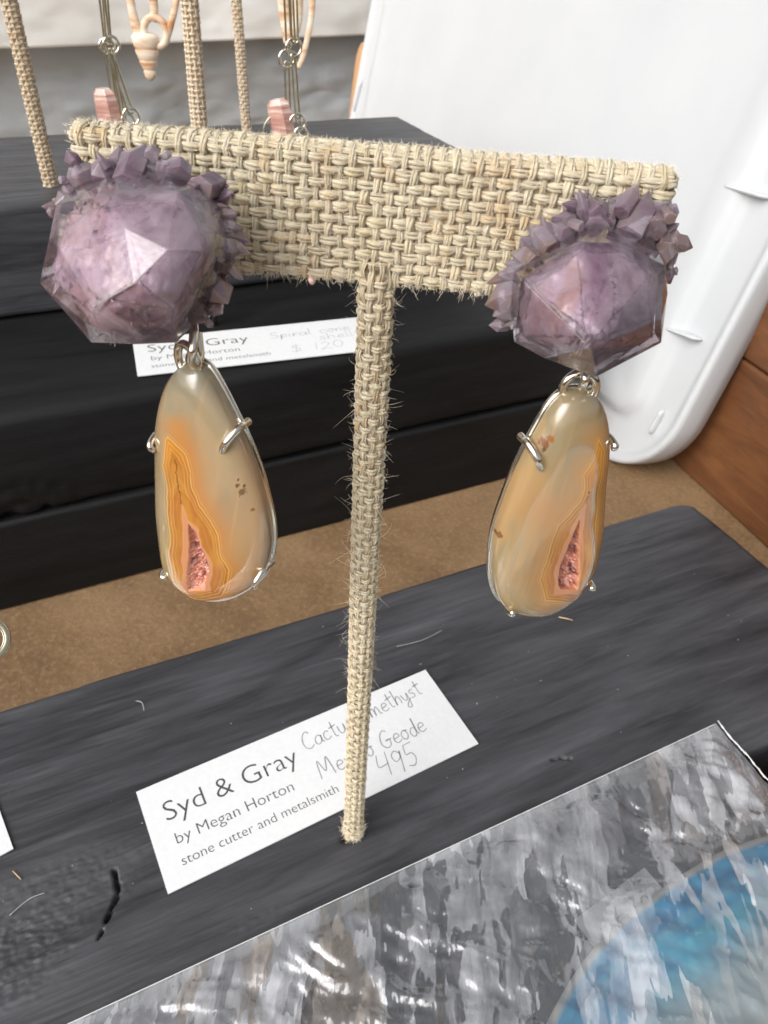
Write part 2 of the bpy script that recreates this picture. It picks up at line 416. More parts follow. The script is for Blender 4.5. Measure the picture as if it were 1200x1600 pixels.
# ------------------------------------------------------------------ timber boards
ANG = rad(27.2); E1 = np.array([math.cos(ANG), math.sin(ANG), 0]); N1 = np.array([-math.sin(ANG), math.cos(ANG), 0])
def board(name, label, origin, x0, x1, y0, y1, z0, z1, mat, rc=.35, rp=.6, ds=.12, dp=.12, amp=.035, seed=0, extra=None, ang=ANG, group=None):
    """origin: world point; local x along the grain. loft of rounded sections, ends rounded in plan"""
    hy, hz = (y1 - y0) / 2, (z1 - z0) / 2; cy, cz = (y0 + y1) / 2, (z0 + z1) / 2
    # section points (top finest)
    pts = []
    def arc(cx_, cz_, a0, a1, n): 
        for t in np.linspace(a0, a1, n, endpoint=False): pts.append((cx_ + rc * math.cos(t), cz_ + rc * math.sin(t)))
    nt_ = max(4, int((2 * hy - 2 * rc) / dp)); ns_ = max(3, int((2 * hz - 2 * rc) / (dp * 1.5)))
    arc(hy - rc, -hz + rc, -PI / 2, 0, 4)
    for t in np.linspace(0, 1, ns_, endpoint=False): pts.append((hy, -hz + rc + t * (2 * hz - 2 * rc)))
    arc(hy - rc, hz - rc, 0, PI / 2, 6)
    for t in np.linspace(0, 1, nt_, endpoint=False): pts.append((hy - rc - t * (2 * hy - 2 * rc), hz))
    arc(-hy + rc, hz - rc, PI / 2, PI, 6)
    for t in np.linspace(0, 1, ns_, endpoint=False): pts.append((-hy, hz - rc - t * (2 * hz - 2 * rc)))
    arc(-hy + rc, -hz + rc, PI, 1.5 * PI, 4)
    for t in np.linspace(0, 1, 6, endpoint=False): pts.append((-hy + rc + t * (2 * hy - 2 * rc), -hz))
    S = np.array(pts); m_ = len(S)
    xs = list(np.arange(x0 + rp, x1 - rp, ds))
    en = rp * (1 - np.cos(np.linspace(0, PI / 2, 9)))
    xs = np.array(list(x0 + en[:-1]) + xs + list(x1 - en[::-1][1:]) + [x1])
    xs = np.unique(np.round(xs, 4)); n = len(xs)
    dend = np.minimum(xs - x0, x1 - xs); q = np.clip(rp - dend, 0, rp)
    ins = rp - np.sqrt(np.maximum(rp * rp - q * q, 0)); insz = np.clip(ins - rp * .3, 0, .3)
    Y = S[None, :, 0] * (1 - ins / hy)[:, None] + cy; Z = S[None, :, 1] * (1 - insz / hz * .8)[:, None] + cz
    X = np.repeat(xs[:, None], m_, 1)
    nrm = S / np.maximum(np.abs(S).max(0), 1e-6); ny = np.where(np.abs(S[:, 0]) > hy - rc * .7, np.sign(S[:, 0]), 0); nz = np.where(np.abs(S[:, 1]) > hz - rc * .7, np.sign(S[:, 1]), 0)
    d = amp * fbm(X * .22, Y * 1.3, Z * 1.3, seed, 4) + amp * .35 * fbm(X * .6, Y * 7, Z * 7, seed + 9, 3)
    if extra is not None: d = d + extra(X, Y, Z)
    V = np.stack([X, Y + d * ny[None], Z + d * nz[None]], -1).reshape(-1, 3)
    V[:, 2] = np.maximum(V[:, 2], z0)
    i = np.arange(n - 1)[:, None]; j = np.arange(m_)[None]; j2 = (j + 1) % m_
    Fq = [tuple(q_) for q_ in np.stack([i * m_ + j2, i * m_ + j, (i + 1) * m_ + j, (i + 1) * m_ + j2], -1).reshape(-1, 4).tolist()]
    Fq += [tuple(range(m_))[::-1][::-1], tuple(range((n - 1) * m_, n * m_))[::-1]]
    o = bpy.data.objects.new(name, new_mesh(name, V, Fq, mat)); o.location = np.asarray(origin) * U; o.rotation_euler = (0, 0, ang)
    link(o); tag(o, label, 'plank', group); return o
def to_local(P, origin, ang=ANG):
    d = np.asarray(P)[..., :2] - np.asarray(origin)[:2]; c, s = math.cos(ang), math.sin(ang)
    return np.stack([d[..., 0] * c + d[..., 1] * s, -d[..., 0] * s + d[..., 1] * c], -1)
def seg_dist(X, Y, P):
    best = np.full(X.shape, 1e9); tt = np.zeros(X.shape)
    n = len(P) - 1
    for k in range(n):
        a, b = np.asarray(P[k]), np.asarray(P[k + 1]); ab = b - a; L = ab.dot(ab)
        t = np.clip(((X - a[0]) * ab[0] + (Y - a[1]) * ab[1]) / L, 0, 1)
        d = np.hypot(X - a[0] - t * ab[0], Y - a[1] - t * ab[1])
        tt = np.where(d < best, (k + t) / n, tt); best = np.minimum(best, d)
    return best, tt

# front board: origin on its back edge
O0 = np.array([0.17, 17.85, 0.0])
crack = to_local([atz(x, y) for x, y in ((177, 1352), (181, 1375), (186, 1390), (172, 1425), (163, 1445), (149, 1478))], O0)
crack2 = to_local([atz(x, y) for x, y in ((862, 1187), (875, 1184), (892, 1186))], O0)
hole = to_local([atz(546, 1306)], O0)[0]
knotc = to_local([atz(95, 1395)], O0)[0]; knot2 = to_local([atz(20, 1500)], O0)[0]
gouge = to_local([atz(415, 1432)], O0)[0]
waves = [to_local([atz(*p) for p in q], O0) for q in (((985, 985), (1140, 935)), ((990, 940), (1120, 900)), ((1040, 1010), (1190, 965)), ((1015, 905), (1090, 880)), ((1090, 1080), (1200, 1040)))]
def slab_extra(X, Y, Z):
    top = Z > -.6
    d, t = seg_dist(X, Y, crack); w = .016 + .034 * np.sin(np.clip(t, 0, 1) * PI) ** 1.4
    w = w * (1 + .5 * vnoise(X * 9, Y * 9, 0, 3))
    d = np.abs(d + .03 * vnoise(X * 6, Y * 6, 0, 5)); e = -.34 * np.exp(-(d / w) ** 4)
    d, t = seg_dist(X, Y, crack2); e += -.14 * np.exp(-((d + .02 * vnoise(X * 12, Y * 12, 0, 6)) / .035) ** 2)
    e += -.35 * np.exp(-(((X - hole[0]) / .17) ** 2 + ((Y - hole[1]) / .1) ** 2))
    for kc, rx, ry, a in ((knotc, 2.2, .95, .046), (knot2, 1.3, 1.0, .06), (gouge, .9, .16, .03)):
        mk = np.exp(-(((X - kc[0]) / rx) ** 2 + ((Y - kc[1]) / ry) ** 2) ** 2)
        e += .65 * mk * a * (.7 * (np.abs(vnoise(X * 4 + 9 * Y, Y * 6 - X * 2, 0, 21)) - .4) + .6 * (np.abs(vnoise(X * 11 - 6 * Y, Y * 9 + 3 * X, 0, 22)) - .4) + .4 * vnoise(X * 15 + 11 * Y, Y * 14, 0, 25))
    for w_ in waves:
        d, t = seg_dist(X, Y, w_); e += -.07 * np.exp(-(d / .13) ** 2) * np.sin(np.clip(t, 0, 1) * PI)
    # long raised grain lines
    g_ = vnoise(X * .35, Y * 8 + .8 * vnoise(X * .3, Y * .5, 0, 43), 0, 40); e += .022 * sm(.05, .35, g_) * np.clip(vnoise(X * .2, Y * 2, 0, 41) + .35, 0, 1) + .012 * vnoise(X * .9, Y * 20, 0, 42) * np.clip(vnoise(X * .4, Y * 1.5, 0, 45), 0, 1)
    return np.where(top, e, 0)
board('display_plank', 'charcoal painted wooden plank in front that carries the tall burlap T stand', O0, -20, 14.0, -9.8, 0, tz, 0.0, M_wood,
      rc=.22, rp=1.1, ds=.05, dp=.04, amp=.02, seed=5, extra=slab_extra)
# foremost lower plank under the plastic bag
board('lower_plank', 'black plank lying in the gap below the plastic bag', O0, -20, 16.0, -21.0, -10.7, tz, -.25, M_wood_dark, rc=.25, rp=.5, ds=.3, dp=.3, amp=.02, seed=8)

# rear stack
O1 = np.array([-1.46, 26.0, 0.0])        # foot of the riser
xr = to_local([np.array([8.75, 31.2])], O1)[0][0]
kz = to_local([atp(40, 800, O1, N1)], O1)[0]; kzz = atp(45, 805, O1, N1)[2]
def riser_knot(X, Y, Z):
    f = Y < .3
    r = np.hypot((X - kz[0]) / 1.7, (Z - kzz) / 1.15)
    e = np.where((r < 1.25), .07 * np.cos(r * 7 + 1.5 * vnoise(X * 2, Z * 2, 0, 4)) * np.exp(-(r / 1.1) ** 4) + .05 * fbm(X * 3, Z * 4, 0, 31), 0)
    return np.where(f, e, 0)
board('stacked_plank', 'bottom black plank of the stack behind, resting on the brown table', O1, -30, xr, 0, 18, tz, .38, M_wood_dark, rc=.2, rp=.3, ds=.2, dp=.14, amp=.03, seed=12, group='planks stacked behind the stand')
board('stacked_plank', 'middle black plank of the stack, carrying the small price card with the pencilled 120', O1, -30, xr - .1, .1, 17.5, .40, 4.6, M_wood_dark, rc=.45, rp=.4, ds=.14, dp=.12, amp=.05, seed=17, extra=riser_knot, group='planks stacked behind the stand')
yu = to_local([np.array([-15.74, 26.79])], O1)[0][1]; xu = to_local([np.array([3.9, 37.2])], O1)[0][0]
board('stacked_plank', 'topmost black plank of the stack, with the thin burlap posts standing on it', O1, -34, xu, yu + .3, yu + 10.4, 4.66, 9.0, M_wood, rc=.3, rp=.35, ds=.2, dp=.12, amp=.05, seed=23, group='planks stacked behind the stand')

# ------------------------------------------------------------------ backdrop cloths
CN = N1; CC = np.array([-5.0, 92.0, 0])
def on_cloth(px, py): return atp(px, py, CC, CN)
hemL, hemR = on_cloth(0, 62), on_cloth(575, 42)
hz = (hemL[2] + hemR[2]) / 2
def cloth(name, label, z0, z1, off, mat, seed, amp, th=.25):
    nu, nv = 320, 110
    s = np.linspace(-70, 90, nu)[:, None]; z = np.linspace(z0, z1, nv)[None]
    d = amp * (1.2 * fbm(s * .05, z * .03, 0, seed, 2) + .55 * fbm(s * .11 + z * .04, z * .16, 0, seed + 3, 4) + .22 * np.abs(fbm(s * .16 - z * .1, z * .3, 0, seed + 5, 3)))
    slope = (hemR[2] - hemL[2]) / np.dot(hemR - hemL, E1)
    P = CC + s[..., None] * E1 + (off + d)[..., None] * (-CN); P = np.broadcast_to(P, (nu, nv, 3)).copy(); 
    P[..., 2] = z + slope * s * .9
    P[..., 2] = np.maximum(P[..., 2], tz + .02)
    F0 = sheet(nu, nv); V = np.concatenate([P.reshape(-1, 3), P.reshape(-1, 3) + CN * th])
    Fq = [tuple(q) for q in F0.tolist()] + [tuple(q) for q in (F0[:, ::-1] + nu * nv).tolist()]
    n = nu * nv
    for i in range(nu - 1): Fq.append((i * nv, i * nv + n, (i + 1) * nv + n, (i + 1) * nv)); a = i * nv + nv - 1; Fq.append((a + nv, a + nv + n, a + n, a))
    return tag(obj(name, V, Fq, mat, origin=CC), label, 'cloth')
cloth('backdrop_cloth', 'wrinkled grey fabric hanging behind the black planks', tz, hz + 6, 0, M_grey, 3, 2.2)
cloth('draped_cloth', 'white fabric with a straight lower hem hanging over the grey fabric', hz, hz + 26, 2.6, M_white, 50, .9)

# ------------------------------------------------------------------ white plastic lid
uL = -(R @ np.array([134 - 600.0, 2425 - 800, F])); uL /= np.linalg.norm(uL)
bL = np.array([uL[1], -uL[0], 0]); bL /= np.linalg.norm(bL); nL = np.cross(bL, uL)
cL = atz(1004, 777, tz) + nL * 0
LW, LH = 45.0, 34.0
lid = thing('storage_lid', cL, 'large white plastic storage bin lid leaning upright behind the stack of planks', 'lid')
def lp(s, t, h): return cL + s * bL + t * uL + h * nL
def rrect(q, r0=4.2, nc=14, ns=60):
    r = max(r0 - q, .35); x0, x1, y0, y1 = -LW + q, -q, q, LH - q; pts = []
    for (cx, cy, a0) in ((x1 - r, y0 + r, -PI / 2), (x1 - r, y1 - r, 0), (x0 + r, y1 - r, PI / 2), (x0 + r, y0 + r, PI)):
        for t in np.linspace(a0, a0 + PI / 2, nc): pts.append((cx + r * math.cos(t), cy + r * math.sin(t)))
        a_ = pts[-1]
        nx = {-PI / 2: (x1, y1 - r), 0: (x0 + r, y1), PI / 2: (x0, y0 + r), PI: (x1 - r, y0)}[a0]
        for t in np.linspace(0, 1, ns + 2)[1:-1]: pts.append((a_[0] + (nx[0] - a_[0]) * t, a_[1] + (nx[1] - a_[1]) * t))
    return np.array(pts)
prof = [(.25, -1.7), (.1, -1.7), (.02, -1.65), (-.02, -1.0), (0, -.25), (.05, -.08), (.15, 0), (.30, 0), (.42, -.06), (.55, -.2), (.8, -.24), (2.1, -.26), (2.35, -.24), (2.6, -.1), (2.85, .12), (3.1, .2), (3.5, .22), (3.9, .2), (4.2, .14), (4.6, .1), (6, .08), (9, .06), (13, .04), (16.5, .03)]
rings = [rrect(q) for q, h in prof]; K = len(rings[0]); V = []
for (q, h), rg in zip(prof, rings): V += [lp(a, b, h) for a, b in rg]
Fq = []
for i in range(len(prof) - 1):
    for j in range(K): Fq.append((i * K + j, i * K + (j + 1) % K, (i + 1) * K + (j + 1) % K, (i + 1) * K + j))
Fq.append(tuple((len(prof) - 1) * K + j for j in range(K)))
lo = obj('panel', V, Fq, M_plastic, lid)
# closed back
def lid_bar(name, s0, t0, s1, t1, w, h, h0=-.25):
    a = np.array([s0, t0]); b = np.array([s1, t1]); d = (b - a) / np.linalg.norm(b - a); pe = np.array([-d[1], d[0]])
    V = []; n = 12
    P = [lp(*(a + (b - a) * t), h0 + h * .3) for t in np.linspace(0, 1, n)]
    ends = np.sqrt(np.clip(1 - np.abs(np.linspace(-1, 1, n)) ** 8, .03, 1))
    return MB().tube(np.array(P), h * .8 * ends, w / 2 * ends, k=12, up=nL).obj(name, M_plastic, lid)
def st(px, py):
    X = atp(px, py, cL, nL) - cL; return np.dot(X, bL), np.dot(X, uL)
for (p, q) in (((1132, 290), (1200, 309)), ((1042, 512), (1093, 531))):
    a, b = st(*p), st(*q); lid_bar('rib', a[0], a[1], b[0], b[1], .22, .5)
for (p, q) in (((1034, 640), (1012, 678)), ((563, 125), (551, 174)), ((600, 85), (595, 120)), ((612, 0), (601, 84))):
    a, b = st(*p), st(*q); lid_bar('tab', a[0], a[1], b[0], b[1], .25, .3)

# ------------------------------------------------------------------ brown case at the right, sliver of board behind lid
def box_obj(name, c, ax, ay, az, lx, ly, lz, mat, parent=None, bev=.15, origin=None):
    bm = bmesh.new(); 
    M4 = Matrix((tuple(ax * lx) , tuple(ay * ly), tuple(az * lz))).transposed()
    bmesh.ops.create_cube(bm, size=1)
    for v_ in bm.verts: v_.co = M4 @ v_.co
    bmesh.ops.bevel(bm, geom=bm.edges[:], offset=bev, segments=3, affect='EDGES', profile=.5)
    V = np.array([tuple(v_.co) for v_ in bm.verts]) + np.asarray(c); Fs = [tuple(v_.index for v_ in f_.verts) for f_ in bm.faces]; bm.free()
    return obj(name, V, Fs, mat, parent, smooth=False, origin=origin)
f0, f1 = atz(1040, 712, tz), atz(1200, 860, tz)
bx = (f1 - f0) / np.linalg.norm(f1 - f0); bx[2] = 0; bnrm = np.array([-bx[1], bx[0], 0])       # bnrm points away from camera (right)
if bnrm[0] < 0: bnrm = -bnrm
zA = atp(1130, 540, f0, bnrm)[2]; zB = atp(1200, 585, f0, bnrm)[2]; zs = (zA + zB) / 2
zt = atp(1200, 405, f0, bnrm)[2]
case = thing('wooden_case', f0 + bnrm * 4, 'brown varnished wooden case to the right of the white lid', 'box')
cc = f0 + bx * 2 + bnrm * 4
box_obj('lower_panel', cc + np.array([0, 0, (zs - tz) / 2 - .02]), bx, bnrm, np.array([0, 0, 1.0]), 46, 8, zs - tz - .12, M_box, case)
box_obj('upper_panel', cc + np.array([0, 0, zs - tz + (zt - zs) / 2 + .02]) - bnrm * .06, bx, bnrm, np.array([0, 0, 1.0]), 46.2, 8, zt - zs - .04, M_box, case)
M = Mat('pale_wood'); M.color(L4((190, 146, 104))); M.set(Roughness=.5); M_pale = M.m
pw = atp(552, 130, cL - 3 * nL, nL)
pp_ = spline([atp(x, y, cL - 3 * nL, nL) for x, y in ((556, 230), (555, 190), (560, 140), (565, 100), (569, 84), (572, 79))], 6)
bb = MB().tube(pp_, np.linspace(1.05, .95, len(pp_)) * np.where(np.arange(len(pp_)) > len(pp_) - 5, [1] * (len(pp_) - 4) + [.9, .75, .5, .2], 1), .5, k=16, up=bL)
tag(bb.obj('wooden_paddle', M_pale, origin=pw), 'rounded pale wooden board end peeking out behind the edge of the lid', 'board')

# ------------------------------------------------------------------ cards with print and pencil
def text_mesh(txt, width, height=None, shear=0.0, extrude=0.0):
    cu = bpy.data.curves.new('t', 'FONT'); cu.body = txt; cu.size = 1; cu.resolution_u = 4; cu.shear = shear; cu.offset = -0.012
    o = bpy.data.objects.new('t', cu); bpy.context.collection.objects.link(o); bpy.context.view_layer.update()
    me = bpy.data.meshes.new_from_object(o); bpy.data.objects.remove(o)
    co = np.array([tuple(v_.co) for v_ in me.vertices]); fs = [tuple(p.vertices) for p in me.polygons]
    w = co[:, 0].max() - co[:, 0].min(); co[:, 0] -= co[:, 0].min()
    sx = width / w; sy = sx if height is None else height
    co[:, 0] *= sx; co[:, 1] *= sy; co[:, 2] = 0
    return co, fs
G = {  # pencil letters: strokes on a unit-high capital grid
 'C': (.7, [[(.6, .85), (.45, 1), (.2, .85), (.05, .5), (.1, .15), (.35, 0), (.62, .12)]]),
 'a': (.6, [[(.48, .42), (.3, .5), (.1, .35), (.08, .1), (.25, 0), (.45, .15), (.5, .45), (.48, .1), (.6, .02)]]),
 'c': (.5, [[(.45, .42), (.28, .5), (.08, .3), (.12, .05), (.3, 0), (.5, .1)]]),
 't': (.5, [[(.25, .95), (.22, .4), (.25, .05), (.4, .02)], [(.02, .6), (.5, .68)]]),
 'u': (.6, [[(.08, .5), (.08, .15), (.2, 0), (.4, .1), (.48, .5), (.48, .1), (.6, .02)]]),
 's': (.45, [[(.4, .48), (.2, .5), (.12, .35), (.35, .2), (.3, .02), (.05, .02)]]),
 'A': (.75, [[(0, 0), (.35, 1), (.65, 0)], [(.12, .38), (.6, .42)]]),
 'm': (.85, [[(.05, .5), (.08, 0), (.12, .35), (.28, .5), (.35, .3), (.36, 0), (.42, .35), (.58, .5), (.65, .3), (.68, .02), (.8, .03)]]),
 'e': (.5, [[(.06, .25), (.42, .32), (.35, .5), (.15, .45), (.08, .15), (.25, 0), (.5, .1)]]),
 'h': (.55, [[(.12, 1), (.08, 0), (.12, .3), (.3, .5), (.42, .35), (.42, 0)]]),
 'y': (.55, [[(.05, .5), (.12, .15), (.3, .1), (.45, .5), (.42, 0), (.3, -.4), (.08, -.3), (.3, -.05), (.55, .1)]]),
 'M': (.95, [[(0, 0), (.15, .95), (.38, .3), (.68, 1), (.8, 0)]]),
 'x': (.5, [[(.05, .5), (.45, 0)], [(.45, .5), (.05, 0)]]),
 'i': (.25, [[(.1, .45), (.1, .05), (.2, .0)], [(.1, .65), (.12, .68)]]),
 'o': (.5, [[(.25, .5), (.08, .35), (.1, .08), (.28, 0), (.42, .2), (.38, .42), (.25, .5), (.5, .45)]]),
 'G': (.75, [[(.6, .9), (.4, 1), (.15, .75), (.08, .3), (.3, .05), (.55, .15), (.58, .45), (.35, .42), (.7, .45)]]),
 'd': (.55, [[(.45, .4), (.25, .48), (.08, .25), (.2, 0), (.4, .15), (.48, 1), (.46, .3), (.52, .02)]]),
 '$': (.6, [[(.5, .8), (.25, .88), (.1, .7), (.4, .45), (.42, .2), (.2, .08), (.02, .2)], [(.3, 1.05), (.24, -.08)]]),
 '4': (.65, [[(.1, .95), (.05, .45), (.5, .5)], [(.5, 1), (.44, 0)]]),
 '9': (.6, [[(.45, .8), (.25, .95), (.08, .75), (.2, .5), (.42, .62), (.48, .9), (.42, .4), (.36, 0)]]),
 '5': (.6, [[(.12, .95), (.1, .55), (.35, .55), (.45, .3), (.3, .03), (.05, .08)], [(.12, .95), (.5, 1.0)]]),
 'S': (.6, [[(.5, .85), (.3, 1), (.1, .8), (.2, .58), (.45, .4), (.45, .12), (.22, 0), (.02, .15)]]),
 'p': (.5, [[(.1, .5), (.06, -.35), (.1, .3), (.28, .5), (.42, .3), (.3, .02), (.1, .08)]]),
 'r': (.4, [[(.08, .5), (.08, 0), (.12, .35), (.3, .5), (.38, .45)]]),
 'l': (.25, [[(.1, 1), (.1, .05), (.2, 0)]]),
 'n': (.5, [[(.08, .5), (.08, 0), (.12, .35), (.28, .5), (.38, .35), (.4, 0)]]),
 '1': (.3, [[(.15, 1), (.12, 0)]]), '2': (.6, [[(.08, .75), (.28, .98), (.45, .75), (.3, .35), (.05, .02), (.3, .08), (.55, .02)]]),
 '0': (.6, [[(.28, 1), (.08, .7), (.1, .2), (.28, 0), (.46, .3), (.44, .8), (.28, 1)]]), ' ': (.45, []),
}
def pencil(word, mat, parent, x, y, width, cap, ang, z, wd, seed):
    r_ = random.Random(seed); tot = sum(G[c][0] for c in word); k = width / tot; cx = 0; V = []; Fs = []
    ca, sa = math.cos(ang), math.sin(ang)
    for c in word:
        adv, strokes = G[c]; dy = r_.uniform(-.05, .05) * cap; sl = r_.uniform(.05, .25)
        for s in strokes:
            P = spline([(cx * k + (a + sl * b * .3) * k, b * cap + dy) for a, b in s], 6) if len(s) > 2 else np.array([(cx * k + (a + sl * b * .3) * k, b * cap + dy) for a, b in s])
            T = np.gradient(P, axis=0); T /= np.linalg.norm(T, axis=1)[:, None] + 1e-9; Nn = np.stack([-T[:, 1], T[:, 0]], 1)
            w = wd * (.7 + .4 * np.abs(vnoise(np.arange(len(P)) * .3, seed * 1.3, 0, 3)))[:, None]
            b0 = len(V); n = len(P)
            for q in np.concatenate([P + Nn * w, P - Nn * w]): V.append((x + q[0] * ca - q[1] * sa, y + q[0] * sa + q[1] * ca, z))
            for i in range(n - 1): Fs.append((b0 + i, b0 + n + i, b0 + n + i + 1, b0 + i + 1))
        cx += adv
    V = np.array(V); me = new_mesh('pencil_writing', V, Fs, mat, False); o = bpy.data.objects.new('pencil_writing', me); link(o, parent); return o
def card(label, bl, br, tl_h, z, hand=None, tone=M_pencil, name='price_card', th=.035, only=None, wide=None):
    bl, br = np.asarray(bl)[:2], np.asarray(br)[:2]; d = br - bl; w = np.linalg.norm(d) if wide is None else wide; ang = math.atan2(d[1], d[0]); h = tl_h
    root = thing(name, (bl[0], bl[1], z), label, 'card'); root.rotation_euler = (0, 0, ang)
    nu, nv = 40, 14
    X, Y = np.meshgrid(np.linspace(0, w, nu), np.linspace(0, h, nv), indexing='ij')
    Z = .02 * np.sin(X / w * PI) * 0 + .0 * X
    top = np.stack([X, Y, Z + th], -1).reshape(-1, 3); bot = np.stack([X, Y, Z], -1).reshape(-1, 3); F0 = sheet(nu, nv); n = nu * nv
    Fq = [tuple(q) for q in F0.tolist()] + [tuple(q) for q in (F0[:, ::-1] + n).tolist()]
    edge = [i * nv for i in range(nu)] + [(nu - 1) * nv + j for j in range(1, nv)] + [i * nv + nv - 1 for i in range(nu - 2, -1, -1)] + [j for j in range(nv - 2, 0, -1)]
    for a, b in zip(edge, edge[1:] + edge[:1]): Fq.append((a, a + n, b + n, b))
    me = new_mesh('paper', np.concatenate([top, bot]), Fq, M_card, False); link(bpy.data.objects.new('paper', me), root)
    for (t, x, y, tw, th_) in (('Syd & Gray', .055, .60, .412, .30), ('by Megan Horton', .062, .365, .355, .135), ('stone cutter and metalsmith', .058, .165, .475, .125)):
        co, fs = text_mesh(t, tw * w); cap = 0.72
        co[:, 1] *= (th_ * h * 1.0) / .3 * .31 / (co[:, 1].max() if co[:, 1].max() > 0 else 1) if False else 1
        co[:, 0] += x * w; co[:, 1] += y * h; co[:, 2] = th + .004
        o = bpy.data.objects.new('printed_text', new_mesh('printed_text', co, fs, M_ink, False)); link(o, root)
    for k, (t, x, y, tw, cap, an) in enumerate(hand or ()):
        pencil(t, tone, root, x * w, y * h, tw * w, cap * h, an, th + .004, .017, k + 3)
    return root
BL, BR = atz(263, 1399), atz(747, 1164)
hand1 = []
dC = (BR - BL)[:2]; wC = np.linalg.norm(dC); aC = math.atan2(dC[1], dC[0])
def cl(px, py):
    q = atz(px, py)[:2] - BL[:2]; return (q[0] * math.cos(aC) + q[1] * math.sin(aC), -q[0] * math.sin(aC) + q[1] * math.cos(aC))
for t, p, q, cap in (('Cactus Amethyst', (478, 1175), (662, 1085), .19), ('Mexico Geode', (503, 1219), (668, 1143), .2), ('$ 495', (560, 1233), (660, 1196), .25)):
    a, b = cl(*p), cl(*q); hand1.append((t, a[0] / wC, a[1] / 2.92, math.hypot(b[0] - a[0], b[1] - a[1]) / wC, cap, math.atan2(b[1] - a[1], b[0] - a[0])))
card('large white price card with pencilled 495 lying at the foot of the tall burlap stand', BL, BR, 2.92, .04, hand1)
B2 = atz(215, 588, 4.68); B2r = atz(597, 545, 4.68)
card('smaller-looking white price card with pencilled 120 on the middle plank behind the stand', B2, B2r, 2.9, 4.66, [('Spiral cone', .56, .62, .36, .17, .02), ('shell', .76, .44, .16, .17, .02), ('$ 120', .62, .16, .24, .2, .02)], M_pencil2)
lc = atz(22, 1328); dl = atz(0, 1340) - lc; dl /= np.linalg.norm(dl)
card('white card at the left end of the front plank, cut off by the picture edge', lc + dl * 8.9, lc, 2.9, .04)
# the card partly under the blue slice, inside the bag
tl_, bl_ = atz(1007, 1355, .12), atz(897, 1437, .12)
dd = (tl_ - bl_)[:2]; hh = np.linalg.norm(dd); dn = dd / hh; rd = np.array([dn[1], -dn[0]])
card('cream card tucked under the blue agate slice inside the plastic bag', bl_[:2], bl_[:2] + rd * 8.9, hh, .07, wide=8.0)
# a little dark corner of card behind the bar top
c3 = atz(560, 262, 9.02)
card('white card lying on the topmost plank, showing just above the burlap bar', atz(455, 262, 9.02), atz(680, 247, 9.02), 2.0, 9.03)

# ------------------------------------------------------------------ earring display stand
PB = atz(552, 1302, 0.0)
stand = thing('display_stand', PB, 'tall cream burlap T stand in the foreground holding the two amethyst earrings', 'display stand')
BU = np.array([7.0, -.45, 0]); BU /= np.linalg.norm(BU); BNn = np.array([BU[1], -BU[0], 0])          # toward the camera
if BNn[1] > 0: BNn = -BNn
BC = np.array([-.45, 9.36, 0]); BZ0, BZ1 = 14.68, 16.2; BW = 3.48; TH = .15
def bpnt(u, d, z): 
    u, d, z = np.broadcast_arrays(np.asarray(u, float), np.asarray(d, float), np.asarray(z, float))
    return BC + u[..., None] * BU + d[..., None] * BNn + z[..., None] * np.array([0, 0, 1.0])
box_obj('backing_board', BC + np.array([0, 0, (BZ0 + BZ1) / 2 - .02]), BU, BNn, np.array([0, 0, 1.0]), 2 * BW - .1, 2 * TH - .02, BZ1 - BZ0 - .1, M_core, stand, bev=.07)
nV = 47; pv = 2 * BW / nV; nH = 11; ph = (BZ1 - BZ0) / nH
AM = .022
# vertical yarns: up the back, over the top, down the front
for i in range(nV):
    u0 = -BW + (i + .5) * pv + random.uniform(-.012, .012)
    zf = np.arange(BZ0 - random.uniform(-.01, .06), BZ1 - .03, .026)
    back = [(-TH - .03, z) for z in zf[::3]]
    arcp = [(-(TH + .03) * math.cos(t), BZ1 - .05 + .11 * math.sin(t)) for t in np.linspace(.1, PI - .1, 9)]
    front = [(TH + .03 + AM * math.cos(PI * ((z - BZ0) / ph - .5) + PI * (i % 2)) , z) for z in zf[::-1]]
    P2 = np.array(back + arcp + front); n = len(P2)
    wob = .022 * fbm(P2[:, 1] * 2.2, i * 3.7, 0, 5, 2) + .014 * vnoise(P2[:, 1] * 7, i * 2.7, 0, 15)
    r = .042 * (1 + .55 * vnoise(P2[:, 1] * 3.5, i * 9.1, P2[:, 0] * 3, 8)); 
    Vv, Fv, uv = strands(bpnt(u0 + wob, P2[:, 0], P2[:, 1]), r * .6, r * 1.12, twist=4, seed=i * 1.3, ns=5, rs=.40, up=np.array([bpnt(0, a, 0) - BC for a in np.where(np.abs(P2[:, 0]) > TH, P2[:, 0], .001)]) * 1.0 + np.array([0, 0, 1.0]) * (np.abs(P2[:, 0]) <= TH)[:, None])
    obj('yarn', Vv, Fv, M_yarn2 if i % 3 else M_yarn, stand, uv=uv)
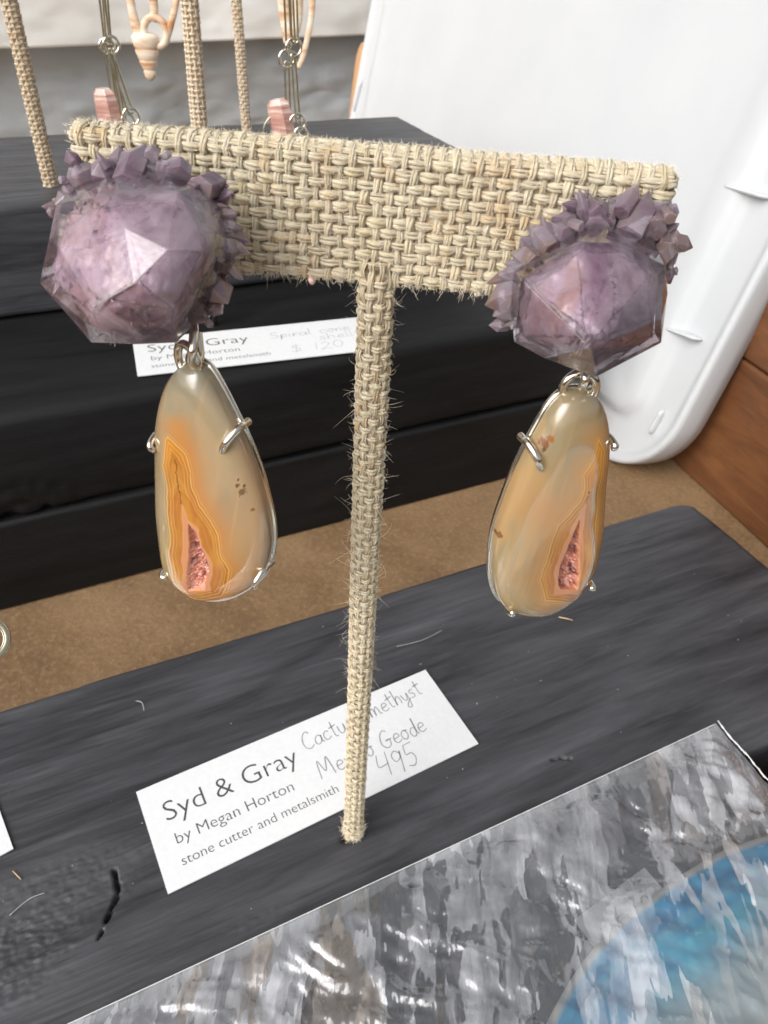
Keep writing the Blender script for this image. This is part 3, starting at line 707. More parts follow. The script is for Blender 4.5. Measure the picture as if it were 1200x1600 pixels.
# horizontal yarns: closed loops round the board
for j in range(nH):
    z0 = BZ0 + (j + .5) * ph + random.uniform(-.006, .006)
    us = np.arange(-BW, BW + 1e-6, .03)
    fr = [(u, TH + .03 - AM * math.cos(PI * ((u + BW) / pv - .5) + PI * (j % 2)) * 1.0) for u in us]
    ar = [(BW + (TH + .03) * math.sin(t) * .6, (TH + .03) * math.cos(t)) for t in np.linspace(.2, PI - .2, 7)]
    bk = [(u, -TH - .04) for u in us[::-3]]
    al = [(-BW - (TH + .03) * math.sin(t) * .6, -(TH + .03) * math.cos(t)) for t in np.linspace(.2, PI - .2, 7)]
    P2 = np.array(fr + ar + bk + al)
    zz = z0 + .016 * fbm(P2[:, 0] * .9, j * 5.3, 0, 6, 3)
    onf = np.where(P2[:, 1] > 0, 1, 0)
    over = np.clip((P2[:, 1] - TH - .03) / AM, -1, 1) * onf
    rz = (.054 + .008 * over) * (.97 + .4 * vnoise(P2[:, 0] * 2.5, j * 7.7, P2[:, 1] * 3, 2)); rd_ = (.026 + .003 * over)
    Vh, Fh, uv = strands(bpnt(P2[:, 0], P2[:, 1], zz), rz, rd_, closed=True, up=(0, 0, 1), twist=3.2, seed=j * .9, ns=4)
    obj('yarn', Vh, Fh, M_yarn, stand, uv=uv)
us = np.arange(-BW - .04, BW + .05, .04)
for dz_, dd_, rr0 in ((.045, .0, .07), (.02, .11, .06), (.02, -.11, .06)):
    V, Fr, uv = strands(bpnt(us, dd_ + .01 * vnoise(us * 3, dd_ * 9, 0, 3), BZ1 - .02 + dz_ + .014 * fbm(us * 1.2, dd_, 0, 44, 3)), rr0 * .7, rr0, up=(0, 0, 1), twist=3, seed=dd_ * 30, ns=5); obj('yarn', V, Fr, M_yarn, stand, uv=uv)
# post: core, lengthwise yarns, hoops
PR = .185
top = BZ0 + .1
Vc, Fc = lathe([(0, .05), (PR - .02, .05), (PR - .02, top), (0, top)], 20); obj('post_core', Vc + np.array([PB[0], PB[1], 0]), Fc, M_core, stand)
nL_ = 10; ph2 = .147
zz = np.arange(.12, top + .2, .03)
for i in range(nL_):
    a = 2 * PI * (i + .5) / nL_ + .08 * fbm(zz * .8, i * 4.4, 0, 9, 2) + .02 * zz
    rr = PR + .018 + .022 * np.cos(PI * (zz / ph2) + PI * (i % 2)) + np.where(zz < .8, .03 * (1 - zz / .8), 0)
    P = np.stack([PB[0] + rr * np.cos(a), PB[1] + rr * np.sin(a), zz], 1)
    w = .042 * (1 + .25 * vnoise(zz * 3, i * 5.0, 0, 7))
    Vv, Fv, uv = strands(P, w * .65, w, twist=4, seed=i * 1.1, up=np.stack([np.cos(a), np.sin(a), 0 * a], 1)); obj('yarn', Vv, Fv, M_yarn2, stand, uv=uv)
def hoop(par, seed):
    a = np.linspace(0, 2 * PI, 60, endpoint=False)
    ov = np.cos(nL_ / 2 * (a - 2 * PI * .5 / nL_) * 1.0 * 1) if False else np.cos(nL_ * (a - PI / nL_) / 2 + par * PI)
    rr = PR + .022 + .026 * ov
    P = np.stack([rr * np.cos(a), rr * np.sin(a), .012 * fbm(np.cos(a) * 1.5, np.sin(a) * 1.5, seed * 3.0, 3, 2)], 1)
    V, Fh, uv = strands(P, (.043 + .012 * ov) * (1 + .2 * vnoise(np.cos(a) * 3, np.sin(a) * 3, seed, 2)), .027 + .004 * ov, closed=True, up=(0, 0, 1), ns=3, twist=4, seed=seed)
    return new_mesh('yarn', V, Fh, M_yarn, True, uv)
hoops = [[hoop(p, s) for s in range(4)] for p in (0, 1)]
k = 0; z = .13
while z < top - .06:
    o = bpy.data.objects.new('yarn', hoops[k % 2][random.randrange(4)]); fl = 1 + (.12 * (1 - z / .8) if z < .8 else 0)
    o.location = (0, 0, z * U); o.scale = (fl, fl, random.uniform(.85, 1.2)); o.rotation_euler = (random.uniform(-.07, .07), random.uniform(-.07, .07), .02 * z)
    link(o, stand); k += 1; z += ph2 * random.uniform(.96, 1.04)
# stray fibres
fz = MB()
def hair(p, d, L, r=.0035, curl=.5, drop=.0):
    n = 7; d = np.asarray(d, float); d /= np.linalg.norm(d); P = [np.asarray(p, float)]
    w = rng.normal(0, curl, 3); bend = rng.normal(0, .35, 3)
    for k_ in range(n):
        dd_ = d + w * (k_ / n) + bend * (k_ / n) ** 2 + np.array([0, 0, -drop * k_ / n]); dd_ /= np.linalg.norm(dd_); P.append(P[-1] + dd_ * L / n)
    fz.tube(np.array(P), r * np.linspace(1, .35, n + 1), k=3, cap=False)
for _ in range(1700):
    z = rng.uniform(.05, top); a = rng.uniform(0, 2 * PI); rr = PR + .05
    out = np.array([math.cos(a), math.sin(a), rng.normal(0, .6)])
    L = min(.42, rng.exponential(.07) + .04) * (1.2 if z > 6 else .6)
    hair((PB[0] + rr * math.cos(a), PB[1] + rr * math.sin(a), z), out + rng.normal(0, .4, 3), L, .0022, 1.1)
for _ in range(500):      # frayed foot
    z = rng.uniform(.02, .55); a = rng.uniform(0, 2 * PI); rr = PR + .07 * rng.uniform(.3, 1)
    hair((PB[0] + rr * math.cos(a), PB[1] + rr * math.sin(a), z), (math.cos(a) * .35, math.sin(a) * .35, -1 if rng.random() < .7 else .6), rng.uniform(.08, .25), .0045, .5)
for _ in range(2600):     # fluffy folded top edge
    u = rng.uniform(-BW - .05, BW + .05); dd_ = rng.uniform(-.15, .17)
    hair(bpnt(u, dd_, BZ1 + .055 - .25 * dd_ ** 2), BU * rng.normal(0, 1.2) + BNn * rng.normal(.2, .5) + np.array([0, 0, .45]), rng.uniform(.025, .085), .003, .8)
for _ in range(260):      # left end
    z = rng.uniform(BZ0, BZ1 + .05); sg = -1 if rng.random() < .6 else 1
    hair(bpnt(sg * (BW + .1), rng.uniform(-.1, .15), z), BU * sg * .7 + rng.normal(0, .6, 3), rng.uniform(.03, .09), .0032, .8)
for _ in range(1100):     # cut bottom edge
    u = rng.uniform(-BW, BW)
    if abs(u - np.dot(PB - BC, BU)) < .22: continue
    hair(bpnt(u, rng.uniform(.06, .21), BZ0 + rng.uniform(-.02, .05)), BU * rng.normal(0, .5) + BNn * rng.normal(.2, .3) + np.array([0, 0, -1]), min(.4, .04 + rng.exponential(.04)), .003, .9)
for _ in range(2600):      # surface fuzz on the weave
    u = rng.uniform(-BW, BW); z = rng.uniform(BZ0, BZ1)
    hair(bpnt(u, TH + .07, z), BU * rng.normal(0, 1) + BNn * .35 + np.array([0, 0, rng.normal(0, 1)]), rng.uniform(.05, .16), .0024, .8)
fz.obj('loose_fibres', M_fibre, stand, kind='stuff')

# ------------------------------------------------------------------ background stands: posts
def far_post(px, py, z0, dia, ptop, label, rod=0.0):
    b = atz(px, py, z0); Rr = dia / 2
    t = aty(ptop[0], ptop[1], b[1]); t = b + (t - b) * 1.25
    ax = (t - b); H_ = np.linalg.norm(ax)
    root = thing('display_stand', b, label, 'display stand', None)
    def fr(rr, a, h): 
        P = b + ax * (np.asarray(h)[..., None] / H_); return P + np.stack([rr * np.cos(a), rr * np.sin(a), 0 * a + 0 * rr], -1)
    h0 = rod
    hs_ = np.array([h0, H_]); 
    Vc, Fc, _ = tube(np.array([b + ax * h0 / H_, t]), Rr * .82, k=14); obj('post_core', Vc, Fc, M_core, root)
    if rod: Vc, Fc, _ = tube(np.array([b - ax / H_ * .1, b + ax * (h0 + .3) / H_]), Rr * .38, k=12); obj('rod', Vc, Fc, M_rod, root)
    wv = MB(); hh_ = np.arange(h0, H_, .05); nl = 10; pz = .16
    for i in range(nl):
        a = 2 * PI * i / nl + 0 * hh_; rr = Rr * .9 + .02 * np.cos(PI * hh_ / pz + PI * (i % 2))
        wv.add(*tube(fr(rr, a, hh_), .028, .045, k=5, up=np.stack([np.cos(a), np.sin(a), 0 * a], 1)))
    h = h0 + .05; k_ = 0
    a = np.linspace(0, 2 * PI, 30, endpoint=False)
    while h < H_:
        ov = np.cos(nl * a / 2 + PI * (k_ % 2)); P = fr(Rr * .9 + .03 * ov, a, np.full(30, h) + .012 * vnoise(a, k_ * 3.3, 0, 2))
        wv.add(*tube(P, .045 + .012 * ov, .03, k=5, closed=True, up=(0, 0, 1))); h += pz; k_ += 1
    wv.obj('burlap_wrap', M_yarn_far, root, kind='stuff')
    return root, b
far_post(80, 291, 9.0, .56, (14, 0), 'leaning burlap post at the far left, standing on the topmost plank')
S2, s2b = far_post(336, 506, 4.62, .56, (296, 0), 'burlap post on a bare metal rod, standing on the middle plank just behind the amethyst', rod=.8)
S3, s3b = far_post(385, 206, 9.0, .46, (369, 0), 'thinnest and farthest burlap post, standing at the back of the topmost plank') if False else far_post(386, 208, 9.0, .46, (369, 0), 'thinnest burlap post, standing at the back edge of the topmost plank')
# bare metal rod end of the middle post
# ------------------------------------------------------------------ chain earrings and shells behind
def onY(P, y): return np.array([aty(a, b, y) for a, b in P])
def loop_link(mb, p, q, w, r, y, off=0.0):
    """long oval wire link between two photo points in the plane at distance y"""
    a, b = aty(*p, y), aty(*q, y); ax_ = b - a; L = np.linalg.norm(ax_); ax_ /= L; sd_ = np.cross(ax_, [0, 1.0, 0]); sd_ /= np.linalg.norm(sd_)
    c, s = math.cos(off), math.sin(off); sd2 = sd_ * c + np.array([0, 1.0, 0]) * s
    pts = [a + ax_ * (w - w * math.cos(t)) + sd2 * w * math.sin(t) for t in np.linspace(-PI / 2, PI / 2, 8)] + [b - ax_ * (w - w * math.cos(t)) + sd2 * w * math.sin(t) for t in np.linspace(PI / 2, -PI / 2, 8)]
    pts = [a + ax_ * (w - w * math.cos(t)) + sd2 * w * math.sin(t) for t in np.linspace(-PI / 2, PI / 2, 8)] + [b - ax_ * (w - w * math.cos(t)) + sd2 * w * math.sin(t) for t in np.linspace(PI / 2, -PI / 2, 8)]
    mb.tube(np.array(pts), r, k=8, closed=True)
def ringpts(c, n1, n2, r, k=24): return np.array([c + r * (math.cos(t) * n1 + math.sin(t) * n2) for t in np.linspace(0, 2 * PI, k, endpoint=False)])
M = Mat('pink_shell'); v = M.coords(scale=(1, 1, 1.0)); w_ = M.noise(M.coords(scale=(1, 1, 6)), 60, 4, .6, .6)
M.color(M.ramp(w_, [(.35, tuple(lin((168, 122, 114)))), (.5, tuple(lin((200, 156, 142)))), (.62, tuple(lin((228, 208, 200))))])); M.set(Roughness=.2); M_pink = M.m
M = Mat('cream_shell'); w_ = M.noise(M.coords(scale=(1, 1, 5)), 40, 4, .6, .5)
M.color(M.ramp(w_, [(.35, tuple(lin((196, 140, 98)))), (.5, tuple(lin((226, 200, 172)))), (.64, tuple(lin((238, 228, 214))))])); M.set(Roughness=.35); M_shell = M.m
EX, EY, EZ = np.eye(3)
def chain_earring(y, links, rings_, shell, hoop_, tip, label):
    p0 = aty(*rings_[0][0], y); root = thing('chain_earring', p0, label, 'earring', 'chain and pink shell earrings on the stand behind')
    for (p, q, w, off) in links:
        mb = MB(); loop_link(mb, p, q, w, .035, y, off); mb.obj('wire_link', M_wire, root)
    for (p, r) in rings_:
        c = aty(*p, y); V, Fr, _ = tube(ringpts(c, np.array([.9, .43, 0]), EZ, r), .045, k=8, closed=True); obj('jump_ring', V, Fr, M_silver, root)
    # faceted shell bar
    (x0, y0_), (x1, y1_), w, th_ = shell
    a, b = aty(x0, y0_, y), aty(x1, y1_, y); ax_ = (b - a); L = np.linalg.norm(ax_); ax_ /= L; sx = np.cross(ax_, EY); sx /= np.linalg.norm(sx)
    hs2 = []
    for t, k_ in ((0, .62), (.12, .95), (.5, 1.05), (.85, .95), (1, .7)):
        c = a + ax_ * L * t
        for (u_, v_) in ((-1, .1), (-.7, -.8), (.35, -1), (1, -.3), (.9, .7), (-.5, 1)): hs2.append(c + sx * u_ * w / 2 * k_ - EY * v_ * -th_ / 2 * k_)
    Fs = []
    for i in range(4):
        for j in range(6): Fs.append((i * 6 + j, i * 6 + (j + 1) % 6, (i + 1) * 6 + (j + 1) % 6, (i + 1) * 6 + j))
    Fs += [tuple(range(6))[::-1], tuple(range(24, 30))]; obj('pink_shell_bar', np.array(hs2), Fs, M_pink, root, smooth=False)
    if hoop_:
        (p, r) = hoop_; c = aty(*p, y); V, Fr, _ = tube(ringpts(c, np.array([.97, .2, 0]), EZ, r, 36), .028, k=8, closed=True); obj('wire_hoop', V, Fr, M_wire, root)
    if tip:
        P = spline(onY(tip, y), 5); rr = np.linspace(.09, .16, len(P)); rr[-3:] = (.15, .12, .05); V, Fr, _ = tube(P, rr, k=10); obj('shell_tip', V, Fr, M_pink, root)
        V, Fr, _ = tube(np.array([aty(*rings_[-1][0], y), P[0]]), .03, k=6); obj('wire_link', V, Fr, M_wire, root)
    return root
yc = s2b[1] - .6
chain_earring(yc, [((160, -60), (170, 66), .10, 1.1), ((153, -60), (168, 70), .08, .2), ((167, 76), (184, 200), .07, .3), ((171, 78), (205, 178), .09, .9), ((172, 76), (196, 196), .05, .2)],
              [((167, 72), .22), ((174, 70), .24), ((205, 182), .26), ((200, 188), .2)], ((161, 138), (176, 212), .8, .5), ((190, 215), .55), None,
              'chain earring of thin wire links with banded pink shell, above the left amethyst')
chain_earring(yc, [((446, -60), (452, 74), .12, .9), ((457, -60), (461, 68), .10, .3), ((452, -60), (458, 66), .06, .1), ((448, 96), (451, 200), .07, .3), ((458, 82), (466, 192), .10, 1.0)],
              [((448, 92), .25), ((459, 74), .25), ((465, 192), .27), ((470, 210), .22)], ((433, 155), (446, 222), .8, .5), ((444, 212), .72), ((480, 380), (486, 425), (488, 444)),
              'chain earring of thin wire links with plain mauve shell, above the middle of the bar')
def shell_earring(y, tip, label, arms, hole=None, whorls=True):
    c = aty(*tip, y); root = thing('shell_earring', c, label, 'earring', 'sliced spiral shell earrings')
    px = np.linalg.norm(aty(tip[0] + 10, tip[1], y) - c) / 10
    if whorls:
        prof = [(0, 0), (3.5, 1), (6, 4)]; z, rr0 = 4, 6
        for h, r1 in ((11, 10.5), (13, 15), (15, 19), (17, 22)):
            prof += [(rr0 + 1.2, z + 1), (rr0 + 2.6, z + h * .35), (r1 - 1.2, z + h * .8), (r1 - 1.8, z + h * .94), (r1 - 2.4, z + h)]; z += h; rr0 = r1 - 2.2
        prof += [(rr0 * .8, z + 3), (0, z + 4)]
        V, Fs = lathe(np.array(prof) * px, 26); V[:, 1] *= .6
        V[:, 0] += .02 * px * V[:, 2]; V += c; obj('whorls', V, Fs, M_shell, root)
    if hole:
        hc_ = aty(hole[0], hole[1], y); V, Fr, _ = tube(ringpts(hc_, EX, EZ * 1.1, hole[2] * px, 28), 4.5 * px, 5.5 * px, k=10, closed=True, up=(0, 1, 0)); obj('shell_ring', V, Fr, M_shell, root)
    for w0, w1, a_ in arms:
        P = spline(onY(a_, y), 6); w = np.linspace(w0, w1, len(P)) * px; V, Fr, _ = tube(P, w * .55, w, k=10, up=(0, 1, 0)); obj('shell_arm', V, Fr, M_shell, root)
    return root
ys = s3b[1] - .8
shell_earring(ys, (236, 127), 'sliced spiral shell with its cone tip fully visible, hanging between two posts', [(9, 5, ((224, 68), (214, 45), (206, 14), (198, -40))), (5, 8, ((240, 34), (241, 12), (238, -12), (240, -50))), (6, 4, ((259, 62), (266, 40), (274, 10), (282, -40)))], (243, 50, 17))
shell_earring(ys, (468, 108), 'sliced spiral shell half hidden behind the wire chain near the middle', [(12, 8, ((455, 66), (447, 30), (436, -40))), (8, 10, ((458, 55), (464, 30), (464, 0), (462, -50))), (4, 5, ((466, 106), (474, 86), (482, 52), (487, 20), (490, -40)))], None, False)

# ------------------------------------------------------------------ amethyst earrings
def hullmesh(P, bev=0.0):
    bm = bmesh.new(); vs = [bm.verts.new(tuple(p)) for p in P]
    r = bmesh.ops.convex_hull(bm, input=vs)
    for g_ in [g_ for g_ in r['geom_interior'] if isinstance(g_, bmesh.types.BMVert)]: bm.verts.remove(g_)
    bmesh.ops.dissolve_limit(bm, angle_limit=rad(5), verts=bm.verts[:], edges=bm.edges[:])
    if bev: bmesh.ops.bevel(bm, geom=bm.edges[:], offset=bev, segments=2, affect='EDGES', profile=.6)
    bm.verts.index_update(); V = np.array([tuple(v_.co) for v_ in bm.verts]); Fs = [tuple(v_.index for v_ in f_.verts) for f_ in bm.faces]; bm.free(); return V, Fs
def chipped(P, seed):
    V, Fs = hullmesh(P, .012); bm = bmesh.new(); vs = [bm.verts.new(tuple(p)) for p in V]
    for f_ in Fs: bm.faces.new([vs[i_] for i_ in f_])
    bmesh.ops.triangulate(bm, faces=bm.faces[:])
    for _ in range(5):
        ed = [e_ for e_ in bm.edges if e_.calc_length() > .045]
        if not ed: break
        bmesh.ops.subdivide_edges(bm, edges=ed, cuts=1); bmesh.ops.triangulate(bm, faces=[f_ for f_ in bm.faces if len(f_.verts) > 3])
    bm.normal_update(); bm.verts.index_update()
    V = np.array([tuple(v_.co) for v_ in bm.verts]); Nn = np.array([tuple(v_.normal) for v_ in bm.verts]); Fs = [tuple(v_.index for v_ in f_.verts) for f_ in bm.faces]; bm.free()
    q = fbm(V[:, 0] * 2.2, V[:, 1] * 2.2, V[:, 2] * 2.2 + seed, 50 + seed, 3) * 5; st_ = (np.floor(q) + sm(.35, .65, q - np.floor(q))) / 5
    d = .11 * st_ + .02 * fbm(V[:, 0] * 7, V[:, 1] * 7, V[:, 2] * 7, 60 + seed, 3) - .085
    return V + Nn * d[:, None], Fs
def crystal(parent, base, d, L, r, mat, rr):
    d = np.asarray(d, float); d /= np.linalg.norm(d); a = np.array([0, 0, 1.0]) if abs(d[2]) < .9 else EX; s1 = np.cross(d, a); s1 /= np.linalg.norm(s1); s2 = np.cross(d, s1)
    ph_ = rr.uniform(0, PI); P = []
    for k_ in range(6):
        t = ph_ + k_ * PI / 3; q = r * rr.uniform(.85, 1.12)
        o_ = (math.cos(t) * s1 + math.sin(t) * s2) * q
        P.append(base + o_ - d * L * .5); P.append(base + o_ + d * L * rr.uniform(.15, .4))
    P.append(base + d * L + (s1 * rr.uniform(-.2, .2) + s2 * rr.uniform(-.2, .2)) * r)
    V, Fs = hullmesh(P, .006); o = obj('crystal', V, Fs, mat, parent, smooth=False); return o
def poly_dist(X, Y, P, closed=True):
    P = np.asarray(P, float); Q = np.concatenate([P, P[:1]]) if closed else P
    d, _ = seg_dist(X, Y, Q)
    if not closed: return d
    ins = np.zeros(X.shape, bool)
    for (x0, y0_), (x1, y1_) in zip(Q[:-1], Q[1:]):
        c = ((y0_ > Y) != (y1_ > Y)); xx = (x1 - x0) * (Y - y0_) / ((y1_ - y0_) if y1_ != y0_ else 1e-9) + x0; ins ^= c & (X < xx)
    return np.where(ins, -d, d)
def mixc(A, B, t): return A * (1 - t[..., None]) + np.asarray(B) * t[..., None]

def earring(label, sp):
    c = atd(*sp['centre'], sp['depth']); root = thing('amethyst_earring', c, label, 'earring', 'amethyst and agate drop earrings')
    d0 = sp['depth']
    P = [atd(x, y, d0 - q) for x, y, q in sp['facets']]
    V, Fs = hullmesh(P, .010); am = obj('amethyst', V, Fs, sp['glass'], root, smooth=False)
    cm = np.mean(P, 0); V, Fs = chipped([cm + (p - cm) * .955 for p in P], sp['seed']); obj('clouded_core', V, Fs, sp['mat'], am, smooth=True)
    rr = random.Random(sp['seed'])
    for (x, y, q, r, L, tx, ty, tq) in sp['points']:
        b = atd(x, y, d0 - q); t = atd(tx, ty, d0 - tq)
        for _k in range(2):
            jb = np.array([rr.gauss(0, .09) for _ in range(3)]); jt = np.array([rr.gauss(0, .07) for _ in range(3)]); b2 = b + jb; t2 = b + (t - b) * rr.uniform(.6, .82) + jb * .7 + jt * .6
            crystal(am, b2, t2 - b2, np.linalg.norm(t2 - b2), r * rr.uniform(.3, .6), M_pt, rr)
        crystal(am, b, t - b, np.linalg.norm(t - b), r, M_pt, rr)
    # ear post through the bar is hidden behind the stone
    # pendant
    pc = atd(*sp['ptop'], sp['pdepth']); yaw = sp['yaw']; tl = sp['tilt']
    n = np.array([math.sin(yaw) * math.cos(tl), -math.cos(yaw) * math.cos(tl), math.sin(tl)])
    O = np.array([atp(x / sp['k'] + sp['off'][0], y / sp['k'] + sp['off'][1], pc, n) for x, y in sp['outline']])
    ux = np.cross(EZ, n) ; ux /= np.linalg.norm(ux); uy = np.cross(n, ux)
    cen = O.mean(0); o2 = np.stack([(O - cen) @ ux, (O - cen) @ uy], 1)
    o2 = spline(o2, 10, True)
    # polar resample
    NT, NR = 620, 230
    th_ = np.linspace(0, 2 * PI, NT, endpoint=False); a_ = np.arctan2(o2[:, 1], o2[:, 0]); r_ = np.hypot(o2[:, 0], o2[:, 1]); ix = np.argsort(a_)
    rho = np.interp(th_, np.concatenate([a_[ix] - 2 * PI, a_[ix], a_[ix] + 2 * PI]), np.tile(r_[ix], 3))
    for _ in range(6): rho = (np.roll(rho, 1) + rho * 2 + np.roll(rho, -1)) / 4
    rr_ = (np.arange(NR) / (NR - 1)) ** .85; Rg, Tg = np.meshgrid(rr_, th_, indexing='ij')
    X = Rg * rho[None] * np.cos(Tg); Y = Rg * rho[None] * np.sin(Tg)
    edge = (1 - Rg) * rho[None]; DH = .27
    e_ = np.clip(edge / (rho.min() * 1.0), 0, 1); Hd = DH * np.sqrt(np.clip(1 - (1 - e_) ** 2.6, 0, 1))
    Wp = cen + X[..., None] * ux + Y[..., None] * uy
    pp = proj(Wp + (Hd * .5)[..., None] * n); cx = (pp[..., 0] - sp['off'][0]) * sp['k']; cy = (pp[..., 1] - sp['off'][1]) * sp['k']
    wx = cx + 7 * fbm(cx / 60, cy / 60, 0, 5, 3) ; wy = cy + 7 * fbm(cx / 60, cy / 60, 3, 8, 3)
    dp_ = poly_dist(wx, wy, sp['pink']); d0_ = poly_dist(cx + 4 * fbm(cx / 18, cy / 18, 0, 2, 2), cy, sp['pocket']); d1 = poly_dist(cx + 10 * fbm(cx / 70, cy / 70, 0, 5, 3), cy + 8 * fbm(cx / 70, cy / 70, 0, 9, 3), sp['band'])
    col = sp['base'](cx, cy, d1)
    ins = sm(6, -6, d1); t = np.clip(dp_ / (dp_ - np.minimum(d1, -1e-3) + 1e-6), 0, 1)
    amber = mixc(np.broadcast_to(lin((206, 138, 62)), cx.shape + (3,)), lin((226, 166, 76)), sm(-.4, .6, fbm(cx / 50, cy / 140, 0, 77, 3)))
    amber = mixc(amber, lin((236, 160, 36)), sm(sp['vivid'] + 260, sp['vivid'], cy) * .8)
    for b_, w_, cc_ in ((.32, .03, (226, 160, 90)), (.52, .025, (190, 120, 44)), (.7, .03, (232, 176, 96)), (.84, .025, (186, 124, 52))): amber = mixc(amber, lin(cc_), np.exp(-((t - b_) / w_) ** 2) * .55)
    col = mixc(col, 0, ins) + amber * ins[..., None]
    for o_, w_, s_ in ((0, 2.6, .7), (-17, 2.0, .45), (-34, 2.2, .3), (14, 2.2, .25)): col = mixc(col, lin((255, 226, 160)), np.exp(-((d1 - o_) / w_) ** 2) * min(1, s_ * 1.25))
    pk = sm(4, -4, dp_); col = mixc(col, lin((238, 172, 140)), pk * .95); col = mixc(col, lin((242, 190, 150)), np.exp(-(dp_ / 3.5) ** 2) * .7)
    if sp.get('crackline'):
        dc, _ = seg_dist(cx + 5 * vnoise(cx / 12, cy / 12, 0, 4), cy, sp['crackline']); col = mixc(col, lin((84, 58, 36)), np.exp(-(dc / 3.4) ** 2) * .85)
    for (sx_, sy_, sr, sc_) in sp['specks']:
        q = np.hypot(cx - sx_, cy - sy_) * (1 + .4 * vnoise(cx / 9, cy / 9, 0, 6)); col = mixc(col, lin(sc_), sm(sr, sr * .6, q) * .85)
    pkt = sm(3, -3, d0_)
    dr = mixc(np.broadcast_to(lin((196, 126, 120)), cx.shape + (3,)), lin((222, 168, 156)), sm(-.1, .5, vnoise(cx / 9, cy / 9, 0, 61) + .5 * vnoise(cx / 4, cy / 4, 0, 62)))
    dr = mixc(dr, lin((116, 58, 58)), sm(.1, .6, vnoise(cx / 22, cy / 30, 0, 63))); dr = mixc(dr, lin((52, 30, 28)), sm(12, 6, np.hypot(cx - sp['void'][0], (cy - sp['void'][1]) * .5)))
    col = col * (1 - pkt[..., None]) + dr * pkt[..., None]
    Hp = Hd - pkt * (.09 + .06 * sm(0, -30, d0_)) + pkt * .035 * (vnoise(cx / 8, cy / 8, 0, 12) + .6 * vnoise(cx / 4, cy / 4, 0, 13))
    Vd = (Wp + Hp[..., None] * n).reshape(-1, 3); colf = (np.clip(col, 0, 1) * np.array([.92, .83, .66])).reshape(-1, 3)
    i = np.arange(NR - 1)[:, None]; j = np.arange(NT)[None]; j2 = (j + 1) % NT
    Fq = np.stack([i * NT + j, (i + 1) * NT + j, (i + 1) * NT + j2, i * NT + j2], -1).reshape(-1, 4)
    # girdle + back
    rim = cen + (rho * np.cos(th_))[:, None] * ux + (rho * np.sin(th_))[:, None] * uy; b0 = len(Vd)
    Vd = np.concatenate([Vd, rim - n * .13, cen + (rim - cen) * .97 - n * .17]); colf = np.concatenate([colf, colf[b0 - NT:b0], colf[b0 - NT:b0]])
    jj = np.arange(NT); j3 = (jj + 1) % NT
    Fq = np.concatenate([Fq, np.stack([b0 - NT + jj, b0 + jj, b0 + j3, b0 - NT + j3], -1), np.stack([b0 + jj, b0 + NT + jj, b0 + NT + j3, b0 + j3], -1)])
    isd = (pkt.reshape(-1) > .5); fl = Fq.tolist(); 
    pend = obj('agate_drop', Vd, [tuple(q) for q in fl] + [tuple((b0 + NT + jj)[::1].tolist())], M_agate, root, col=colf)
    pend.data.materials.append(M_druzy)
    mi = np.zeros(len(pend.data.polygons), np.int32); mi[:len(Fq)] = np.array([1 if (isd[q[0]] if q[0] < len(isd) else False) else 0 for q in fl]); pend.data.polygons.foreach_set('material_index', mi)
    # silver setting: rim band and open back gallery
    def rimp(k_, h): return cen + (rim - cen) * k_ + n * h
    sb = MB(); sb.tube(rimp(1.0, -.13), .045, .032, k=8, closed=True, up=n); sb.obj('setting', M_silver, root)
    bp = np.concatenate([rimp(.99, -.20), rimp(.99, -.16)]); NTt = NT
    obj('back_plate', bp, [tuple(range(NT)), tuple(range(2 * NT - 1, NT - 1, -1))] + [(a, (a + 1) % NT, (a + 1) % NT + NT, a + NT) for a in range(NT)], M_silver, root, smooth=False)
    for (ax_, ay_, bx_, by_, r) in sp['prongs']:
        A = atp(ax_ / sp['k'] + sp['off'][0], ay_ / sp['k'] + sp['off'][1], cen, n); B = atp(bx_ / sp['k'] + sp['off'][0], by_ / sp['k'] + sp['off'][1], cen + n * .12, n)
        Pp = spline([A - n * .18, A - n * .08, A + n * .06 + (A - B) * .05, (A * .6 + B * .4) + n * .16, B + n * (.06 + .0)], 6)
        V, Fr, _ = tube(Pp, r * np.concatenate([np.ones(len(Pp) - 2), [.9, .5]]), k=12); obj('prong', V, Fr, M_silver, root)
    # rings
    rc_ = atp(*sp['ring'], pc - n * .05, n); V, Fr, _ = tube(ringpts(rc_, ux * .93 + n * .3, uy, sp['rr'], 36), .052, k=12, closed=True); obj('jump_ring', V, Fr, M_silver, root)
    hk = [atd(x, y, d0 - q) for x, y, q in sp['hook']]; V, Fr, _ = tube(spline(hk, 8), .055, k=12); obj('hook', V, Fr, M_silver, root)
    return root

